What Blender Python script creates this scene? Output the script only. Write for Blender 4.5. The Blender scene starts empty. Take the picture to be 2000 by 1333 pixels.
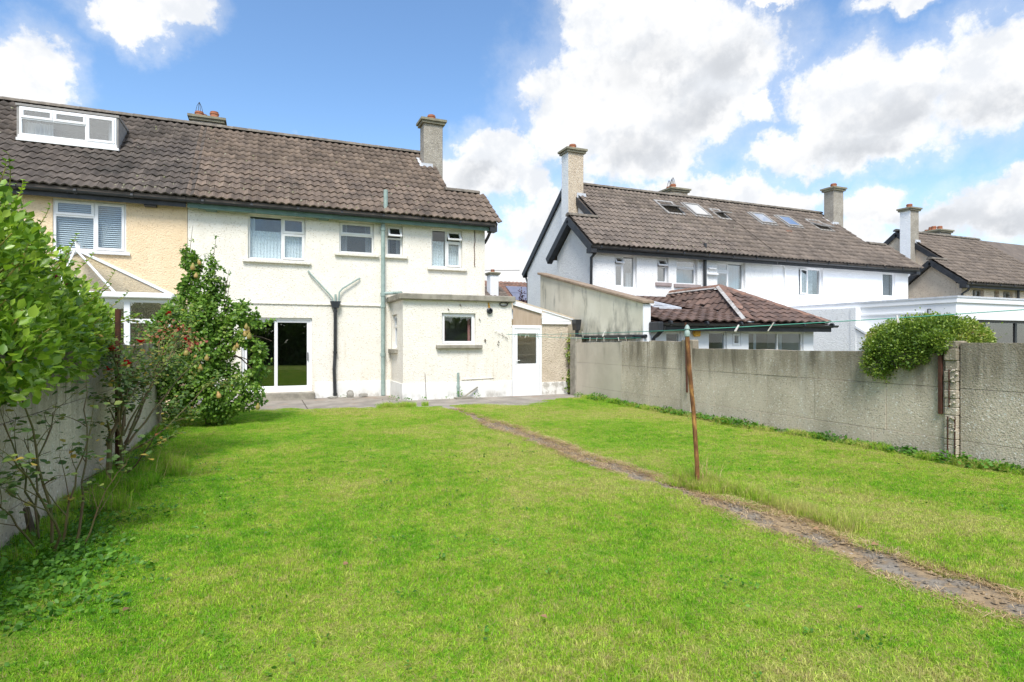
import bpy, math, random
import numpy as np
from mathutils import Vector, Matrix

random.seed(7)
RNG = np.random.default_rng(11)
R = math.radians
SC = bpy.context.scene
COL = SC.collection

# ---------------------------------------------------------------- camera
cd = bpy.data.cameras.new('camera'); cam = bpy.data.objects.new('camera', cd); COL.objects.link(cam)
cd.sensor_width = 36; cd.lens = 20.52; cd.clip_start = 0.05; cd.clip_end = 1500
cam.location = (0, 0, 1.6); cam.rotation_euler = (R(90), 0, R(-23.05))
SC.camera = cam
SC.view_settings.view_transform = 'Standard'; SC.view_settings.look = 'None'
SC.view_settings.gamma = 1; SC.view_settings.use_curve_mapping = False
SC.view_settings.exposure = 1.07
SC.cycles.use_denoising = True
SC.cycles.max_bounces = 8; SC.cycles.transparent_max_bounces = 12
SC.cycles.sample_clamp_indirect = 6

# ---------------------------------------------------------------- sun and sky
SUN_EL, SUN_AZ = 53, 203          # degrees; azimuth clockwise from +Y (towards the houses)
sl = bpy.data.lights.new('sun', 'SUN'); sl.energy = 2.1; sl.angle = R(20); sl.color = (1, .965, .9)
sun = bpy.data.objects.new('sun', sl); COL.objects.link(sun)
sd = Vector((math.sin(R(SUN_AZ))*math.cos(R(SUN_EL)), math.cos(R(SUN_AZ))*math.cos(R(SUN_EL)), math.sin(R(SUN_EL))))
sun.rotation_euler = sd.to_track_quat('Z', 'Y').to_euler()
W = bpy.data.worlds.new('World'); SC.world = W; W.use_nodes = True

class NT:
    """small helper round a node tree"""
    def __init__(s, nt): s.nt = nt; s.n = nt.nodes; s.l = nt.links
    def new(s, t, **kw):
        n = s.n.new(t)
        for k, v in kw.items(): setattr(n, k, v)
        return n
    def put(s, sock, v):
        if hasattr(v, 'is_output'): s.l.new(v, sock)
        elif v is not None:
            if sock.type == 'RGBA' and len(v) == 3: v = (*v, 1)
            sock.default_value = v
    def math(s, op, a, b=None, c=None, clamp=False):
        n = s.new('ShaderNodeMath', operation=op); n.use_clamp = clamp
        for i, v in enumerate((a, b, c)): s.put(n.inputs[i], v)
        return n.outputs[0]
    def vmath(s, op, a, b=None):
        n = s.new('ShaderNodeVectorMath', operation=op)
        s.put(n.inputs[0], a); s.put(n.inputs[1], b)
        return n.outputs['Value'] if op in ('LENGTH', 'DOT_PRODUCT') else n.outputs[0]
    def noise(s, vec, scale, detail=5, rough=.55, out='Fac'):
        n = s.new('ShaderNodeTexNoise'); s.put(n.inputs['Vector'], vec)
        n.inputs['Scale'].default_value = scale; n.inputs['Detail'].default_value = detail; n.inputs['Roughness'].default_value = rough
        return n.outputs[out]
    def ramp(s, v, lo, hi, a=0., b=1., smooth=True):
        n = s.new('ShaderNodeMapRange'); n.interpolation_type = 'SMOOTHSTEP' if smooth else 'LINEAR'
        s.put(n.inputs[0], v); 
        for i, q in enumerate((lo, hi, a, b)): n.inputs[1+i].default_value = q
        return n.outputs[0]
    def mix(s, f, a, b, blend='MIX'):
        n = s.new('ShaderNodeMix', data_type='RGBA', blend_type=blend)
        s.put(n.inputs['Factor'], f); s.put(n.inputs['A'], a); s.put(n.inputs['B'], b)
        return n.outputs['Result']

def sky_world():
    t = NT(W.node_tree); t.n.clear()
    out = t.new('ShaderNodeOutputWorld')
    sky = t.new('ShaderNodeTexSky', sky_type='NISHITA'); sky.sun_disc = False
    sky.sun_elevation = R(SUN_EL); sky.sun_rotation = R(SUN_AZ); sky.air_density = 1.0; sky.dust_density = .6; sky.ozone_density = 2.2
    d = t.new('ShaderNodeTexCoord').outputs['Generated']
    sx = t.new('ShaderNodeSeparateXYZ'); t.l.new(d, sx.inputs[0]); x, y, z = sx.outputs
    DEG = 57.29578
    az = t.math('MULTIPLY', t.math('ARCTAN2', x, y), DEG)
    el = t.math('MULTIPLY', t.math('ARCSINE', z), DEG)
    # billows that break the cloud outlines up, in directions of the sky
    dn = t.noise(d, 13, 10, .62, 'Color'); dn2 = t.noise(d, 40, 6, .6, 'Color')
    s3 = t.new('ShaderNodeSeparateXYZ'); t.l.new(dn, s3.inputs[0])
    c = t.new('ShaderNodeCombineXYZ')
    s4 = t.new('ShaderNodeSeparateXYZ'); t.l.new(dn2, s4.inputs[0])
    wx = t.math('ADD', t.math('MULTIPLY_ADD', s3.outputs[0], 6.0, -3.0), t.math('MULTIPLY_ADD', s4.outputs[0], 1.6, -.8))
    wy = t.math('ADD', t.math('MULTIPLY_ADD', s3.outputs[1], 5.0, -2.5), t.math('MULTIPLY_ADD', s4.outputs[1], 1.4, -.7))
    t.l.new(t.math('ADD', az, wx), c.inputs[0]); t.l.new(t.math('ADD', el, wy), c.inputs[1])
    def field(blobs):
        f = None
        for (a, e, ra, re) in blobs:
            v = t.vmath('MULTIPLY', t.vmath('SUBTRACT', c.outputs[0], (a, e, 0)), (1/ra, 1/re, 0))
            g = t.math('SUBTRACT', 1.0, t.vmath('LENGTH', v))
            f = g if f is None else t.math('SMOOTH_MAX', f, g, .18)
        return f
    clouds = [(-16.5,19.2,3.0,3.2),(-18.5,17,3.5,3),(-9.8,24.9,3.6,2.0),(-7.0,26.6,3.4,1.7),(31.5,22.5,8.0,5.0),(37.8,26.1,8.8,4.4),
      (43.0,24.4,6.2,3.6),(33.0,28.6,6.6,3.4),(29.1,20.0,6.5,3.6),(35.4,17.9,6.6,3.6),(21.0,18.0,3.6,2.2),(19.0,15.6,4.2,2.8),
      (25.3,15.3,2.4,2.0),(23.0,17.4,4.3,2.6),(45.9,20.5,1.9,1.7),(39.2,21.0,7.4,4.4),(52.4,19.8,4.6,3.9),(56.6,19.0,5.8,4.0),
      (62.5,18.9,4.6,4.4),(50.0,16.2,5.4,2.1),(54.6,15.9,5.6,2.3),(44.5,12.6,4.2,2.5),(39.6,13.8,4.6,1.9),(49.2,11.8,3.0,1.6),
      (54.6,11.0,2.6,1.7),(62.6,9.8,3.8,2.4),(59.4,9.0,3.2,1.9),(64.5,11.9,1.6,1.3),(56.4,26.2,3.4,.9),(47.1,28.3,2.1,.8),
      (3.6,17.4,1.3,.7),(18.0,11.5,4.4,2.6),(21.0,7.5,4.2,3.6),(30,11,9,4),(45,8,14,3),
      # sky beyond the frame, with extra cloud added for pane reflections and soft fill
      (90,20,13,7),(115,34,14,8),(140,18,14,6),(172,30,16,9),(-40,14,12,5),(-62,28,13,7),(-95,18,14,7),(-130,34,15,9),(-165,17,13,6),(60,44,16,7),(0,46,14,6),(-50,56,20,8),(140,60,30,8),(195,16,22,9),(220,24,20,10),(150,10,20,6),(-115,12,18,7),(180,45,30,12),(-140,50,25,10),(100,48,22,9),(250,40,20,9),(205,62,40,13),(165,68,50,12),(230,70,50,12)]
    F = field(clouds)
    fb = t.noise(d, 17, 15, .66); fb2 = t.noise(d, 60, 8, .65)
    dens = t.math('ADD', F, t.math('ADD', t.math('MULTIPLY_ADD', fb, 1.25, -.625), t.math('MULTIPLY_ADD', fb2, .3, -.15)))
    mask = t.math('POWER', t.ramp(dens, -.12, .34), .8)
    thin = t.math('MULTIPLY', t.ramp(t.math('ADD', F, t.math('MULTIPLY_ADD', fb, .8, -.4)), -.6, .2), .35)
    low = t.math('MULTIPLY', t.ramp(el, 16, 1), .55)
    mask = t.math('MAXIMUM', t.math('MAXIMUM', mask, thin), low)
    # grey undersides of the thick clouds
    G = field([(37,24.0,10,4.6),(43.5,24.0,7,3.4),(41,20.0,8,3.4),(35,17.6,8,3.2),(39,15.6,7,2.4),(57,17.4,10,3.6),(54,15.4,8,2.6),(62,16.2,7,3.2),
      (45,9.5,10,3.0),(57,9.2,12,2.6),(90,16,14,5),(140,15,14,4),(-40,12,12,4),(-95,14,14,5),(172,25,15,6),(20,15.5,5,2),(28,12,8,2.5),(63,8.6,6,2)])
    gb = t.noise(d, 7, 7, .55)
    grey = t.math('MULTIPLY', t.ramp(t.math('ADD', G, t.math('MULTIPLY_ADD', gb, .6, -.3)), .05, 1.25), t.ramp(dens, .1, .7))
    # billows: relief lit from the upper left
    off = t.vmath('ADD', d, (-.012, 0, .016)); off2 = t.vmath('ADD', d, (-.03, 0, .035))
    r1 = t.math('SUBTRACT', t.noise(d, 13, 9, .6), t.noise(off, 13, 9, .6)); r2 = t.math('SUBTRACT', t.noise(d, 6, 5, .5), t.noise(off2, 6, 5, .5))
    puff = t.ramp(t.math('ADD', t.math('MULTIPLY', r1, 1.6), t.math('MULTIPLY', r2, 2.2)), -.36, .16)
    grey2 = t.math('MULTIPLY', t.math('ADD', grey, t.math('MULTIPLY', t.ramp(grey, .05, .5), t.math('MULTIPLY_ADD', puff, -.35, .2))), 1.0, clamp=True)
    ccol = t.mix(grey2, t.mix(puff, (.80, .83, .875), (1.0, 1.0, 1.0)), (.62, .645, .685))
    b1 = t.new('ShaderNodeBackground'); b2 = t.new('ShaderNodeBackground')
    hz = t.ramp(el, 2, 24)
    t.l.new(t.mix(1.0, sky.outputs[0], t.mix(hz, (1.0, 1.06, 1.12), (.86, 1.0, 1.08)), 'MULTIPLY'), b1.inputs[0]); b1.inputs[1].default_value = .105
    t.l.new(ccol, b2.inputs[0]); b2.inputs[1].default_value = .52
    m = t.new('ShaderNodeMixShader'); t.l.new(mask, m.inputs[0]); t.l.new(b1.outputs[0], m.inputs[1]); t.l.new(b2.outputs[0], m.inputs[2])
    t.l.new(m.outputs[0], out.inputs[0])
sky_world()

# ---------------------------------------------------------------- materials
def nm(name, c1, c2=None, scale=6, rough=.8, bump=0, bscale=60, bdist=.01, spec=.3, stains=(), rnd=0, metal=0, trans=0, vec=(1,1,1), lo=.35, hi=.65, cells=False, speck=None, bdetail=4):
    m = bpy.data.materials.new(name); m.use_nodes = True
    t = NT(m.node_tree); b = t.n['Principled BSDF']; o = t.n['Material Output']
    P = t.new('ShaderNodeNewGeometry').outputs['Position']
    col = c1
    if c2 is not None:
        v = t.vmath('MULTIPLY', P, vec)
        col = t.mix(t.ramp(t.noise(v, scale, 7, .6), lo, hi), c1, c2)
    if speck:                              # (colour, scale, lo, hi, amount)
        for sc_ in speck:
            vv = t.new('ShaderNodeTexVoronoi'); t.l.new(P, vv.inputs['Vector']); vv.inputs['Scale'].default_value = sc_[1]
            sp = t.new('ShaderNodeSeparateXYZ'); t.l.new(vv.outputs['Color'], sp.inputs[0])
            col = t.mix(t.math('MULTIPLY', t.ramp(sp.outputs[0], sc_[2], sc_[3]), sc_[4]), col, sc_[0])
    for st in stains:                      # (colour, scale, vec, lo, hi, amount[, z0, z1]) : z0 -> z1 fades the stain in along height
        f = t.ramp(t.noise(t.vmath('MULTIPLY', P, st[2]), st[1], 8, .62), st[3], st[4])
        f = t.math('MULTIPLY', f, st[5])
        if len(st) > 6:
            zz = t.new('ShaderNodeSeparateXYZ'); t.l.new(P, zz.inputs[0])
            wob = t.math('ADD', zz.outputs[2], t.math('MULTIPLY_ADD', t.noise(P, 1.7, 4), .3, -.15))
            f = t.math('MULTIPLY', f, t.ramp(wob, st[6], st[7]))
        col = t.mix(f, col, st[0])
    if rnd:
        r1 = t.new('ShaderNodeObjectInfo').outputs['Random']; r2 = t.new('ShaderNodeNewGeometry').outputs['Random Per Island']
        r = t.math('FRACT', t.math('ADD', r1, r2))
        g = t.ramp(r, 0, 1, 1-rnd, 1+rnd, False)
        n = t.new('ShaderNodeCombineXYZ')
        for i in range(3): t.l.new(g, n.inputs[i])
        col = t.mix(1.0, col, n.outputs[0], 'MULTIPLY')
    t.put(b.inputs['Base Color'], col)
    b.inputs['Roughness'].default_value = rough; b.inputs['Specular IOR Level'].default_value = spec; b.inputs['Metallic'].default_value = metal
    if bump:
        bn = t.new('ShaderNodeBump'); bn.inputs['Strength'].default_value = bump; bn.inputs['Distance'].default_value = bdist
        if cells:
            vv = t.new('ShaderNodeTexVoronoi', feature='SMOOTH_F1'); t.l.new(P, vv.inputs['Vector']); vv.inputs['Scale'].default_value = bscale
            h = t.math('ADD', t.math('MULTIPLY', vv.outputs['Distance'], -1.0), t.noise(P, bscale*.6, 3))
        else: h = t.noise(P, bscale, bdetail, .6)
        t.l.new(h, bn.inputs['Height']); t.l.new(bn.outputs[0], b.inputs['Normal'])
    if trans:
        tr = t.new('ShaderNodeBsdfTranslucent'); t.put(tr.inputs[0], col)
        mx = t.new('ShaderNodeMixShader'); mx.inputs[0].default_value = trans
        t.l.new(b.outputs[0], mx.inputs[1]); t.l.new(tr.outputs[0], mx.inputs[2]); t.l.new(mx.outputs[0], o.inputs[0])
    return m

def leafmat(name, cols, rough=.45, trans=.3, spec=.4, patch=1.2):
    """foliage: each leaf picks its own tone between the given colours, with clumps"""
    m = bpy.data.materials.new(name); m.use_nodes = True
    t = NT(m.node_tree); b = t.n['Principled BSDF']; o = t.n['Material Output']
    P = t.new('ShaderNodeNewGeometry').outputs['Position']
    r1 = t.new('ShaderNodeObjectInfo').outputs['Random']; r2 = t.new('ShaderNodeNewGeometry').outputs['Random Per Island']
    r = t.math('FRACT', t.math('ADD', r1, r2))
    r = t.math('ADD', t.math('MULTIPLY', r, .62), t.math('MULTIPLY', t.ramp(t.noise(P, patch, 3), .3, .7), .38))
    cr = t.new('ShaderNodeValToRGB'); t.l.new(r, cr.inputs[0])
    el = cr.color_ramp.elements
    while len(el) < len(cols): el.new(.5)
    for i, (p, c) in enumerate(cols): el[i].position = p; el[i].color = (*c, 1)
    t.l.new(cr.outputs[0], b.inputs['Base Color']); b.inputs['Roughness'].default_value = rough; b.inputs['Specular IOR Level'].default_value = spec
    tr = t.new('ShaderNodeBsdfTranslucent'); t.l.new(t.mix(1.0, cr.outputs[0], (1.25, 1.3, .7), 'MULTIPLY'), tr.inputs[0])
    mx = t.new('ShaderNodeMixShader'); mx.inputs[0].default_value = trans
    t.l.new(b.outputs[0], mx.inputs[1]); t.l.new(tr.outputs[0], mx.inputs[2]); t.l.new(mx.outputs[0], o.inputs[0])
    return m

def glassmat(name, tint=(.9,.94,.95), refl=.16, wav=.0, rough=0.0):
    m = bpy.data.materials.new(name); m.use_nodes = True
    t = NT(m.node_tree); o = t.n['Material Output']; t.n.remove(t.n['Principled BSDF'])
    tb = t.new('ShaderNodeBsdfTransparent'); t.put(tb.inputs[0], tint)
    g = t.new('ShaderNodeBsdfGlossy'); g.inputs['Roughness'].default_value = rough; t.put(g.inputs[0], (1,1,1))
    fr = t.new('ShaderNodeLayerWeight'); fr.inputs[0].default_value = .5
    f = t.math('ADD', t.math('MULTIPLY', t.math('POWER', fr.outputs['Facing'], 5.0), .9), refl)
    if wav:
        P = t.new('ShaderNodeNewGeometry').outputs['Position']
        bn = t.new('ShaderNodeBump'); bn.inputs['Strength'].default_value = wav; bn.inputs['Distance'].default_value = .01
        t.l.new(t.noise(P, 3, 2), bn.inputs['Height']); t.l.new(bn.outputs[0], g.inputs['Normal'])
    mx = t.new('ShaderNodeMixShader'); t.l.new(f, mx.inputs[0]); t.l.new(tb.outputs[0], mx.inputs[1]); t.l.new(g.outputs[0], mx.inputs[2]); t.l.new(mx.outputs[0], o.inputs[0])
    return m

def lacemat():
    m = bpy.data.materials.new('lace'); m.use_nodes = True
    t = NT(m.node_tree); o = t.n['Material Output']; b = t.n['Principled BSDF']
    b.inputs['Base Color'].default_value = (.88,.88,.88,1); b.inputs['Roughness'].default_value = .9
    P = t.new('ShaderNodeNewGeometry').outputs['Position']
    n = t.ramp(t.noise(t.vmath('MULTIPLY', P, (1,1,.7)), 34, 4, .7), .42, .62, .02, .30)
    w = t.new('ShaderNodeTexWave', wave_type='BANDS', bands_direction='Z'); t.l.new(P, w.inputs[0]); w.inputs['Scale'].default_value = 3.2; w.inputs['Distortion'].default_value = 5
    f = t.math('MULTIPLY', n, t.ramp(w.outputs[1], .1, .8, .6, 1.0))
    tb = t.new('ShaderNodeBsdfTransparent'); mx = t.new('ShaderNodeMixShader')
    t.l.new(f, mx.inputs[0]); t.l.new(b.outputs[0], mx.inputs[1]); t.l.new(tb.outputs[0], mx.inputs[2]); t.l.new(mx.outputs[0], o.inputs[0])
    return m

M = {}
dirt_low = ((.30,.27,.21), 5, (1,1,.6), .42, .72, .55, .32, -.02)
M['cream'] = nm('cream_roughcast', (.845,.80,.715), (.81,.76,.67), 2.2, .9, .5, 38, .02, .2, cells=True, speck=[((.55,.48,.37),42,.91,.96,.6)], stains=[((.66,.60,.48), .9, (1,1,.35), .55, .8, .4), ((.50,.43,.32), 2.6, (1,1,.25), .52, .75, .5, 1.0, .3), ((.60,.53,.40), 3.2, (1,1,.16), .56, .74, .55), ((.42,.36,.26), 3, (1,1,.25), .5, .75, .5, 5.02, 5.3)])
M['peach'] = nm('peach_roughcast', (.83,.65,.44), (.80,.61,.40), 2.2, .9, .6, 36, .02, .2, cells=True, speck=[((.50,.34,.19),40,.91,.96,.42)], stains=[((.42,.30,.17), 3, (1,1,.3), .42, .7, .55, 4.95, 5.3), ((.84,.67,.46), .8, (1,1,.6), .5, .75, .5)])
M['greywhite'] = nm('white_roughcast', (.83,.83,.825), (.79,.79,.79), 2, .9, .5, 30, .02, .2, cells=True, speck=[((.5,.5,.5),36,.93,.97,.5)])
M['white_rc'] = nm('bright_white_roughcast', (.87,.87,.88), (.84,.84,.85), 2, .9, .7, 26, .02, .2, cells=True)
M['palepeach'] = nm('pale_peach_roughcast', (.74,.62,.49), (.66,.54,.42), 2, .9, .8, 28, .022, .2, cells=True, speck=[((.4,.3,.2),30,.9,.96,.5)])
M['tan_rc'] = nm('tan_pebbledash', (.62,.52,.40), (.56,.46,.35), 3, .9, .9, 42, .02, .2, cells=True, speck=[((.25,.18,.12),44,.8,.92,.7),((.85,.8,.72),50,.9,.95,.6)])
M['plinth'] = nm('white_plinth', (.84,.83,.80), (.78,.77,.74), 3, .85, .15, 30, .01, .2, stains=[((.33,.30,.25), 4, (1,1,.7), .4, .68, .75, .26, .0), ((.55,.48,.33), 2.2, (1,1,1), .56, .75, .4)])
M['plinth_worn'] = nm('worn_plinth', (.80,.78,.74), (.5,.47,.42), 5, .9, .4, 20, .02, .2, lo=.45, hi=.6)
M['lime'] = nm('weathered_cream_render', (.76,.72,.60), (.68,.64,.52), 1.6, .9, .2, 20, .01, .2, stains=[((.13,.12,.10), 2.6, (1,1,.28), .53, .74, .85), ((.44,.41,.33), 1.3, (1,1,.5), .5, .7, .6), ((.10,.10,.08), 3.2, (1,1,.5), .45, .68, .75, 2.35, 1.75)])
M['smooth_white'] = nm('smooth_white_render', (.86,.865,.88), (.84,.845,.86), .8, .8, .08, 15, .01, .25)
M['cement'] = nm('grey_cement', (.36,.33,.27), (.24,.22,.18), 5, .9, .5, 40, .012, .2, stains=[((.10,.10,.07), 3, (1,1,1), .55, .75, .6)])
M['chimney'] = nm('chimney_pebbledash', (.40,.365,.31), (.31,.28,.235), 2.5, .9, .8, 46, .018, .2, cells=True, speck=[((.62,.58,.5),44,.88,.95,.6),((.14,.12,.1),40,.88,.95,.5)])
M['cap'] = nm('chimney_cap', (.30,.28,.20), (.22,.20,.15), 6, .95, .5, 30, .015, .2)
M['terracotta'] = nm('terracotta', (.44,.17,.09), (.34,.14,.08), 9, .8, .2, 50, .005)
M['tile'] = nm('brown_tile', (.20,.150,.114), (.135,.103,.082), 2.4, .88, .5, 90, .006, .25, rnd=.22, stains=[((.27,.235,.19), 9, (1,1,1), .58, .74, .55), ((.42,.39,.33), 24, (1,1,1), .70, .78, .6), ((.05,.045,.04), 1.1, (1,1,.8), .52, .72, .55)])
M['tile_mossy'] = nm('dark_brown_tile', (.135,.110,.092), (.088,.073,.063), 1.6, .9, .5, 90, .006, .25, rnd=.25, stains=[((.24,.21,.17), 9, (1,1,1), .56, .74, .5), ((.42,.39,.33), 24, (1,1,1), .69, .78, .6), ((.045,.042,.036), 1.1, (1,1,.8), .46, .7, .55)])
M['tile_far'] = nm('fawn_tile', (.205,.165,.135), (.150,.123,.104), 1.8, .88, .5, 90, .006, .25, rnd=.2, stains=[((.34,.27,.2), 7, (1,1,1), .58, .76, .5), ((.45,.42,.36), 14, (1,1,1), .72, .8, .6)])
M['tile_red'] = nm('russet_tile', (.165,.105,.082), (.11,.075,.062), 3, .75, .4, 90, .006, .35, rnd=.25, stains=[((.35,.31,.27), 20, (1,1,1), .66, .76, .55)])
M['ridge'] = nm('mortared_ridge', (.22,.19,.155), (.145,.125,.105), 6, .95, .5, 40, .012, .2, rnd=.15, stains=[((.33,.30,.25), 10, (1,1,1), .55, .72, .5)])
M['ridge_red'] = nm('russet_ridge', (.26,.15,.11), (.19,.12,.095), 5, .9, .4, 60, .008, .25, rnd=.15, stains=[((.38,.33,.27), 9, (1,1,1), .58, .74, .5)])
M['lead'] = nm('lead_flashing', (.50,.52,.56), (.62,.63,.66), 8, .5, .25, 25, .006, .5)
M['upvc'] = nm('white_upvc', (.86,.86,.87), (.83,.83,.84), 2, .38, .05, 20, .003, .5)
M['upvc_old'] = nm('aged_white_frame', (.84,.84,.83), (.78,.77,.74), 4, .42, .05, 20, .003, .5)
M['whitepaint'] = nm('white_paint', (.86,.86,.86), (.80,.79,.77), 5, .55, .1, 30, .004, .4)
M['black'] = nm('black_plastic', (.018,.02,.023), (.03,.032,.036), 4, .38, .1, 30, .003, .5)
M['blackboard'] = nm('black_bargeboard', (.022,.024,.028), (.04,.042,.048), 5, .5, .15, 40, .004, .4)
M['greenpaint'] = nm('green_paint', (.12,.20,.165), (.09,.155,.13), 5, .55, .15, 30, .004, .4, stains=[((.25,.3,.26), 8, (1,1,.4), .58, .75, .5)])
M['greenpipe'] = nm('pale_green_paint', (.335,.42,.385), (.26,.34,.31), 7, .5, .15, 30, .003, .4, stains=[((.16,.22,.18), 12, (1,1,.3), .58, .72, .6)])
M['glass'] = glassmat('window_glass', refl=.055)
M['glass_far'] = glassmat('bright_window_glass', refl=.22)
M['glass_dark'] = glassmat('dark_door_glass', (.6,.63,.61), .16)
M['glass_sky'] = glassmat('skylight_glass', (.3,.34,.37), .8)
M['glass_frost'] = glassmat('frosted_glass', (.75,.78,.79), .08, rough=.35)
M['poly'] = nm('roof_polycarbonate', (.88,.80,.68), (.84,.76,.64), 3, .35, .05, 10, .003, .5, trans=.8)
M['beigepoly'] = nm('corrugated_plastic', (.52,.40,.29), (.58,.46,.35), 1.5, .5, .3, 45, .006, .4, vec=(6,1,1), trans=.2)
M['dark'] = nm('dark_room', (.20,.20,.19), (.14,.14,.13), 1.5, .95)
M['room'] = nm('dim_room', (.42,.39,.35), (.34,.31,.28), 1.5, .95)
M['glass_cons'] = glassmat('dim_interior_glass', (.42,.46,.45), .16)  # tint puts the dark conservatory interior into the glass colour
M['lace'] = lacemat()
M['drape'] = nm('white_curtain', (.78,.78,.80), None, rough=.95, trans=.3)
M['redcurtain'] = nm('dusty_pink_curtain', (.55,.27,.25), (.48,.21,.19), 8, .95)
M['blind'] = nm('white_blind', (.80,.81,.83), None, rough=.5)
M['rust'] = nm('rust', (.27,.125,.05), (.14,.065,.032), 14, .92, .5, 120, .004, .2, vec=(1,1,.5), stains=[((.55,.30,.09), 18, (1,1,.35), .48, .66, .8)])
M['rustdark'] = nm('dark_rust', (.11,.045,.03), (.07,.035,.025), 14, .92, .4, 120, .004, .2)
M['concrete'] = nm('shuttered_concrete', (.63,.54,.43), (.51,.435,.34), 1.1, .95, .48, 60, .010, .15, vec=(1,1,.5), cells=True, speck=[((.74,.70,.63),85,.90,.95,.6),((.15,.13,.10),70,.90,.95,.5),((.82,.79,.73),52,.97,.98,.7)],
    stains=[((.15,.125,.085), 1.5, (1,1,.30), .28, .52, .72, .70, 1.35), ((.11,.095,.07), 4.5, (1,1,.12), .50, .66, .7, .55, 1.4), ((.62,.585,.52), 1.5, (1,1,.3), .54, .72, .6), ((.20,.18,.14), 1.1, (1,1,.5), .56, .76, .5), ((.44,.385,.29), 1.6, (1,1,.6), .4, .7, .5, .5, .15)])
M['concrete_pale'] = nm('pale_concrete', (.58,.515,.42), (.50,.44,.355), 1.3, .95, .5, 45, .01, .15, stains=[((.17,.15,.12), 2.4, (1,1,.25), .5, .7, .6, .9, 1.55)])
M['patio'] = nm('patio_concrete', (.36,.32,.275), (.25,.225,.195), 1.8, .95, .4, 40, .01, .2, stains=[((.30,.17,.10), 1.6, (1,1,1), .54, .72, .6), ((.12,.11,.09), 5, (1,1,1), .58, .74, .5), ((.55,.52,.46), 2.2, (1,1,1), .6, .75, .5)])
M['path'] = nm('old_path_concrete', (.27,.235,.19), (.13,.098,.066), 3.4, .95, .8, 26, .02, .2, lo=.38, hi=.6, stains=[((.40,.29,.17), 3.4, (1,1,1), .44, .62, .85), ((.48,.47,.45), 6, (1,1,1), .66, .74, .8), ((.05,.04,.03), 9, (1,1,1), .58, .7, .7)])
M['soil'] = nm('turf_soil', (.16,.27,.025), (.27,.29,.07), 3, .95, .6, 60, .02, .1)
M['earth'] = nm('earth', (.12,.15,.06), (.17,.16,.09), .3, .95, .5, 3, .05, .1)
M['mortar'] = nm('hip_mortar', (.52,.50,.48), (.34,.31,.28), 7, .9, .5, 30, .012, .25)
M['coping'] = nm('tiled_coping', (.36,.27,.195), (.25,.19,.14), 5, .9, .4, 30, .01, .2)
M['mauve_sill'] = nm('mauve_sill', (.36,.29,.28), (.30,.25,.24), 6, .8)
M['moss'] = nm('moss', (.20,.20,.10), (.36,.34,.26), 8, .95, .5, 90, .006)
M['stone'] = nm('grey_stone', (.42,.40,.36), (.28,.265,.23), 9, .95, .6, 40, .01, .2)
M['bark'] = nm('bark', (.20,.155,.115), (.115,.088,.066), 16, .95, .8, 60, .008, .15, vec=(1,1,.3))
M['cane'] = nm('rose_cane', (.16,.105,.055), (.13,.13,.045), 9, .7, .3, 60, .003, .3)
M['stem'] = nm('yellow_stem', (.33,.27,.07), (.24,.22,.06), 6, .7)
M['peg'] = nm('bare_wood', (.62,.58,.52), (.45,.42,.38), 20, .8)
M['line'] = nm('green_line', (.05,.30,.22), None, rough=.5)
M['wire'] = nm('wire', (.05,.05,.05), None, rough=.6)
M['yellow'] = nm('yellow_plastic', (.78,.42,.05), None, rough=.45)
M['amber'] = nm('ochre_foam', (.62,.33,.06), None, rough=.9)
M['solar'] = nm('solar_panel', (.17,.175,.23), (.21,.215,.27), 3, .3, spec=.6)
M['deadleaf'] = nm('dry_leaf', (.30,.18,.09), (.20,.11,.06), 9, .8, rnd=.35)
M['petal'] = nm('red_petal', (.62,.012,.018), (.42,.008,.02), 20, .55, trans=.2)
M['plum'] = nm('plum_petal', (.28,.02,.08), None, rough=.6)
M['pear'] = nm('pear_skin', (.40,.25,.09), (.30,.26,.07), 9, .5)
M['fence_dark'] = nm('dark_screen', (.035,.038,.03), (.06,.06,.04), 8, .6)
M['rendergrey'] = nm('grey_dormer_felt', (.30,.285,.27), (.36,.34,.32), 5, .9, .4, 50, .006, .2)

M['leaf_gris'] = leafmat('griselinia_leaf', [(0,(.055,.125,.018)),(.3,(.13,.25,.025)),(.6,(.27,.42,.045)),(1,(.50,.63,.10))], .34, .32, .45, .9)
M['leaf_pear'] = leafmat('pear_leaf', [(0,(.055,.12,.018)),(.4,(.12,.24,.03)),(.75,(.22,.36,.05)),(1,(.42,.46,.15))], .45, .3, .4, 2)
M['leaf_rose'] = leafmat('rose_leaf', [(0,(.05,.10,.03)),(.5,(.11,.19,.045)),(.75,(.21,.26,.06)),(.9,(.48,.33,.06)),(1,(.44,.16,.06))], .5, .28, .35, 3)
M['leaf_red'] = leafmat('reddened_leaf', [(0,(.20,.025,.025)),(.35,(.32,.07,.04)),(.6,(.42,.26,.12)),(.8,(.16,.17,.05)),(1,(.10,.14,.035))], .5, .28, .35, 3)
M['leaf_hedge'] = leafmat('hedge_leaf', [(0,(.05,.10,.02)),(.35,(.13,.22,.03)),(.65,(.27,.37,.055)),(.88,(.45,.50,.12)),(1,(.30,.18,.09))], .4, .28, .45, 1.6)
M['leaf_weed'] = leafmat('weed_leaf', [(0,(.04,.12,.016)),(.5,(.085,.23,.022)),(.85,(.17,.36,.035)),(1,(.32,.33,.09))], .5, .3, .35, 3)
M['leaf_ivy'] = leafmat('ivy_leaf', [(0,(.06,.12,.02)),(.5,(.20,.28,.05)),(.8,(.42,.40,.10)),(1,(.10,.05,.03))], .4, .25, .45, 6)
M['leaf_purple'] = leafmat('purple_leaf', [(0,(.03,.012,.02)),(.6,(.07,.025,.045)),(1,(.13,.05,.08))], .5, .25, .3, 3)
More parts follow.
